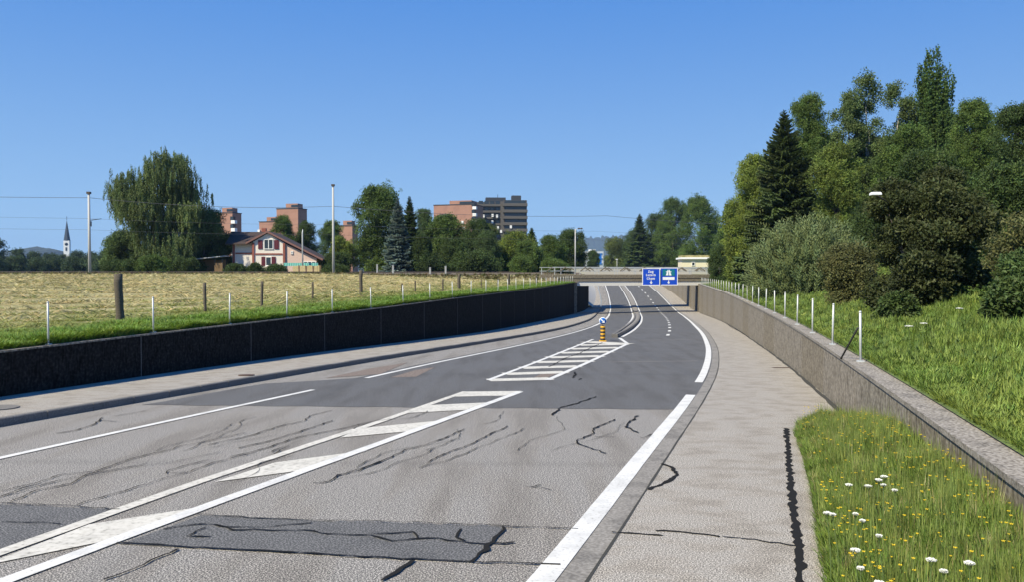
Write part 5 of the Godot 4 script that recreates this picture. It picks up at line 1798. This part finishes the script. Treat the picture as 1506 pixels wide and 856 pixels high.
	part("wall", box_mesh(Vector3(8.0, 10.8, 8.0)), M.office, of, Vector3(0, 5.4, -4.0))
	for k in 4:
		part("window_strip", box_mesh(Vector3(7.0, 0.9, 0.2)), M.office_glass, of, Vector3(0, 1.9 + k * 2.5, 0.02))
	part("roof_house", box_mesh(Vector3(3.0, 1.0, 3.0)), M.awning, of, Vector3(-1.0, 11.3, -4.0))
	var wh := thing("white_hall", "small white hall with grey roof in the distant gap beside the dark tree", "building", P(33.0, 330.0, -0.3), 0.1)
	part("wall", box_mesh(Vector3(5.0, 2.6, 5.0)), M.awning, wh, Vector3(0, 1.3, -2.5))
	part("door", box_mesh(Vector3(1.4, 1.8, 0.2)), M.glass, wh, Vector3(0.8, 0.9, 0.02))
	part("roof", box_mesh(Vector3(5.6, 0.4, 5.6)), M.roof_dark, wh, Vector3(0, 2.8, -2.5))
	var bs := thing("blue_road_sign", "small blue road sign standing in the distant gap", "road sign", P(29.2, 275.0, -0.3), 0.0)
	part("panel", box_mesh(Vector3(2.8, 3.5, 0.1), 0.02), M.disc_blue, bs, Vector3(0, 5.0, 0))
	part("arrow", down_arrow(1.4), M.sign_white, bs, Vector3(0, 4.8, 0.08))
	part("post", tube_mesh([Vector3.ZERO, Vector3(0, 3.0, -0.08)], [0.06, 0.06], 8), M.galvanised, bs)
	var sp := thing("street_lamp", "tiny white lamp post behind the bridge railing", "lamp", P(35.2, 270.0, -0.3))
	part("pole", tube_mesh([Vector3.ZERO, Vector3(0, 4.6, 0)], [0.1, 0.09], 8), M.mast, sp)
	part("lamp_head", box_mesh(Vector3(0.7, 0.2, 0.3), 0.04), M.sign_white, sp, Vector3(-0.1, 4.7, 0))


func brick_block(at: Vector3, w: float, h: float, label: String, dark: Array, white: Array, balconies: bool) -> void:
	var o := thing("brick_apartment_block", label, "apartment block", at, deg_to_rad(-16.0))
	part("wall", box_mesh(Vector3(w, h, w * 0.7)), M.apartment_brick, o, Vector3(0, h / 2, -w * 0.35))
	part("roof_storey", box_mesh(Vector3(w * 0.55, 2.0, w * 0.4)), M.apartment_brick, o, Vector3(w * 0.12, h + 1.0, -w * 0.35))
	part("roof_edge", box_mesh(Vector3(w + 0.3, 0.3, w * 0.7 + 0.3)), M.roof_dark, o, Vector3(0, h + 0.1, -w * 0.35))
	part("terrace", box_mesh(Vector3(w * 0.3, 0.9, 0.2)), M.glass, o, Vector3(w * 0.25, h + 1.1, -w * 0.15 + 0.02))
	for d in dark:
		part("loggia_shade", box_mesh(Vector3(d[2], d[3], 0.2)), M.glass, o, Vector3(d[0], d[1], 0.02))  # flat dark box standing in for the shade inside a loggia recess
	for a in white:
		part("awning", box_mesh(Vector3(a[2], 1.1, 0.5)), M.awning, o, Vector3(a[0], a[1], 0.15))
	var floors := int(h / 2.9)
	for k in floors:
		if balconies:
			part("balcony", box_mesh(Vector3(1.6, 1.2, 1.6), 0.04), M.awning, o, Vector3(w / 2 + 0.3, 1.6 + k * 2.9, -0.6))
			part("balcony_shade", box_mesh(Vector3(1.3, 1.4, 1.4)), M.glass, o, Vector3(w / 2 - 0.3, 2.95 + k * 2.9, -0.68))  # solid dark box in place of the shade behind each balcony
		part("side_window", box_mesh(Vector3(0.2, 1.4, w * 0.4)), M.glass, o, Vector3(-w / 2, 1.9 + k * 2.9, -w * 0.35))


# ------------------------------------------------------------------ all
func _ready() -> void:
	var cam := Camera3D.new()
	cam.name = "camera"
	cam.fov = 39.82
	cam.near = 0.05
	cam.far = 12000.0
	cam.position = Vector3(0, EYE, 0)
	cam.rotation = Vector3(-atan(28.0 / 1182.0), 0, 0)
	cam.current = true
	add_child(cam)
	var env := Environment.new()
	env.background_mode = Environment.BG_SKY
	var sky := Sky.new()
	var sm := ProceduralSkyMaterial.new()
	sm.sky_top_color = srgb(Color(0.0027, 0.1233, 0.4667))
	sm.sky_horizon_color = srgb(Color(0.2933, 0.4733, 0.6467))
	sm.sky_curve = 0.155
	sm.ground_horizon_color = srgb(Color(0.4, 0.55, 0.75))
	sm.ground_bottom_color = srgb(Color(0.12, 0.12, 0.1))
	sm.sun_angle_max = 1.0
	sky.sky_material = sm
	env.sky = sky
	env.tonemap_mode = Environment.TONE_MAPPER_LINEAR
	env.tonemap_exposure = 1.5
	env.sdfgi_enabled = true
	env.ssao_enabled = true
	env.ssil_enabled = true
	env.fog_enabled = true
	env.fog_density = 0.0001
	env.fog_light_color = Color(0.62, 0.74, 0.9)
	var we := WorldEnvironment.new()
	we.name = "world_environment"
	we.environment = env
	add_child(we)
	var sun := DirectionalLight3D.new()
	sun.name = "sun"
	sun.light_energy = 1.55
	sun.light_color = Color(1.0, 0.96, 0.85)
	sun.light_angular_distance = 0.5
	sun.shadow_enabled = true
	add_child(sun)
	var el := deg_to_rad(47.5)
	var az := deg_to_rad(43.0)
	var towards := Vector3(-cos(az) * cos(el), sin(el), sin(az) * cos(el))
	sun.basis = Basis.looking_at(-towards, Vector3.UP)
	rough_ground.frequency = 0.1
	rough_ground.seed = 2
	make_materials()
	build_ground()
	build_road()
	build_walls()
	build_bridge()
	build_house()
	build_far_buildings()
	build_masts()
	build_posts()
	make_clumps()
	for t in TREES:
		grow(t)
	grass()
	rng.seed = 99
	var umbel_labels := ["white umbel flower, leftmost of the cluster high in the verge", "white umbel flower, second from the left of the high cluster", "white umbel flower in the middle of the high cluster", "white umbel flower, rightmost of the high cluster", "small white umbel right of and below the high cluster", "small white umbel just under the high cluster", "white umbel at the paved edge of the verge", "small white umbel beside the one at the paved edge", "upper of two small white umbels left of the verge's middle", "lower of two small white umbels left of the verge's middle", "small white umbel above the large tilted one", "large tilted white umbel near the verge's paved edge", "small white umbel low at the verge's paved edge", "broad white umbel at the bottom middle of the verge", "small white umbel directly below the broad one", "white umbel nearest the bottom right of the verge", "white umbel cut off by the picture's bottom edge"]
	for i in UMBELS.size():
		var u: Array = UMBELS[i]
		umbel(P(u[0], u[1], verge_h(u[0], u[1])), 0.52, 0.012 if i in [4, 5, 7, 8, 9, 10, 12, 14] else 0.02, umbel_labels[i])
	var slope_labels := ["white umbel before the foot of the copper bush, the right one of a pair", "white umbel before the foot of the copper bush, the left one of a pair", "white umbel flower higher on the slope right of the copper bush"]
	for i in 3:
		var u: Array = SLOPE_UMBELS[i]
		umbel(P(u[0], u[1], right_h(u[0], u[1])), 0.6, 0.06, slope_labels[i])
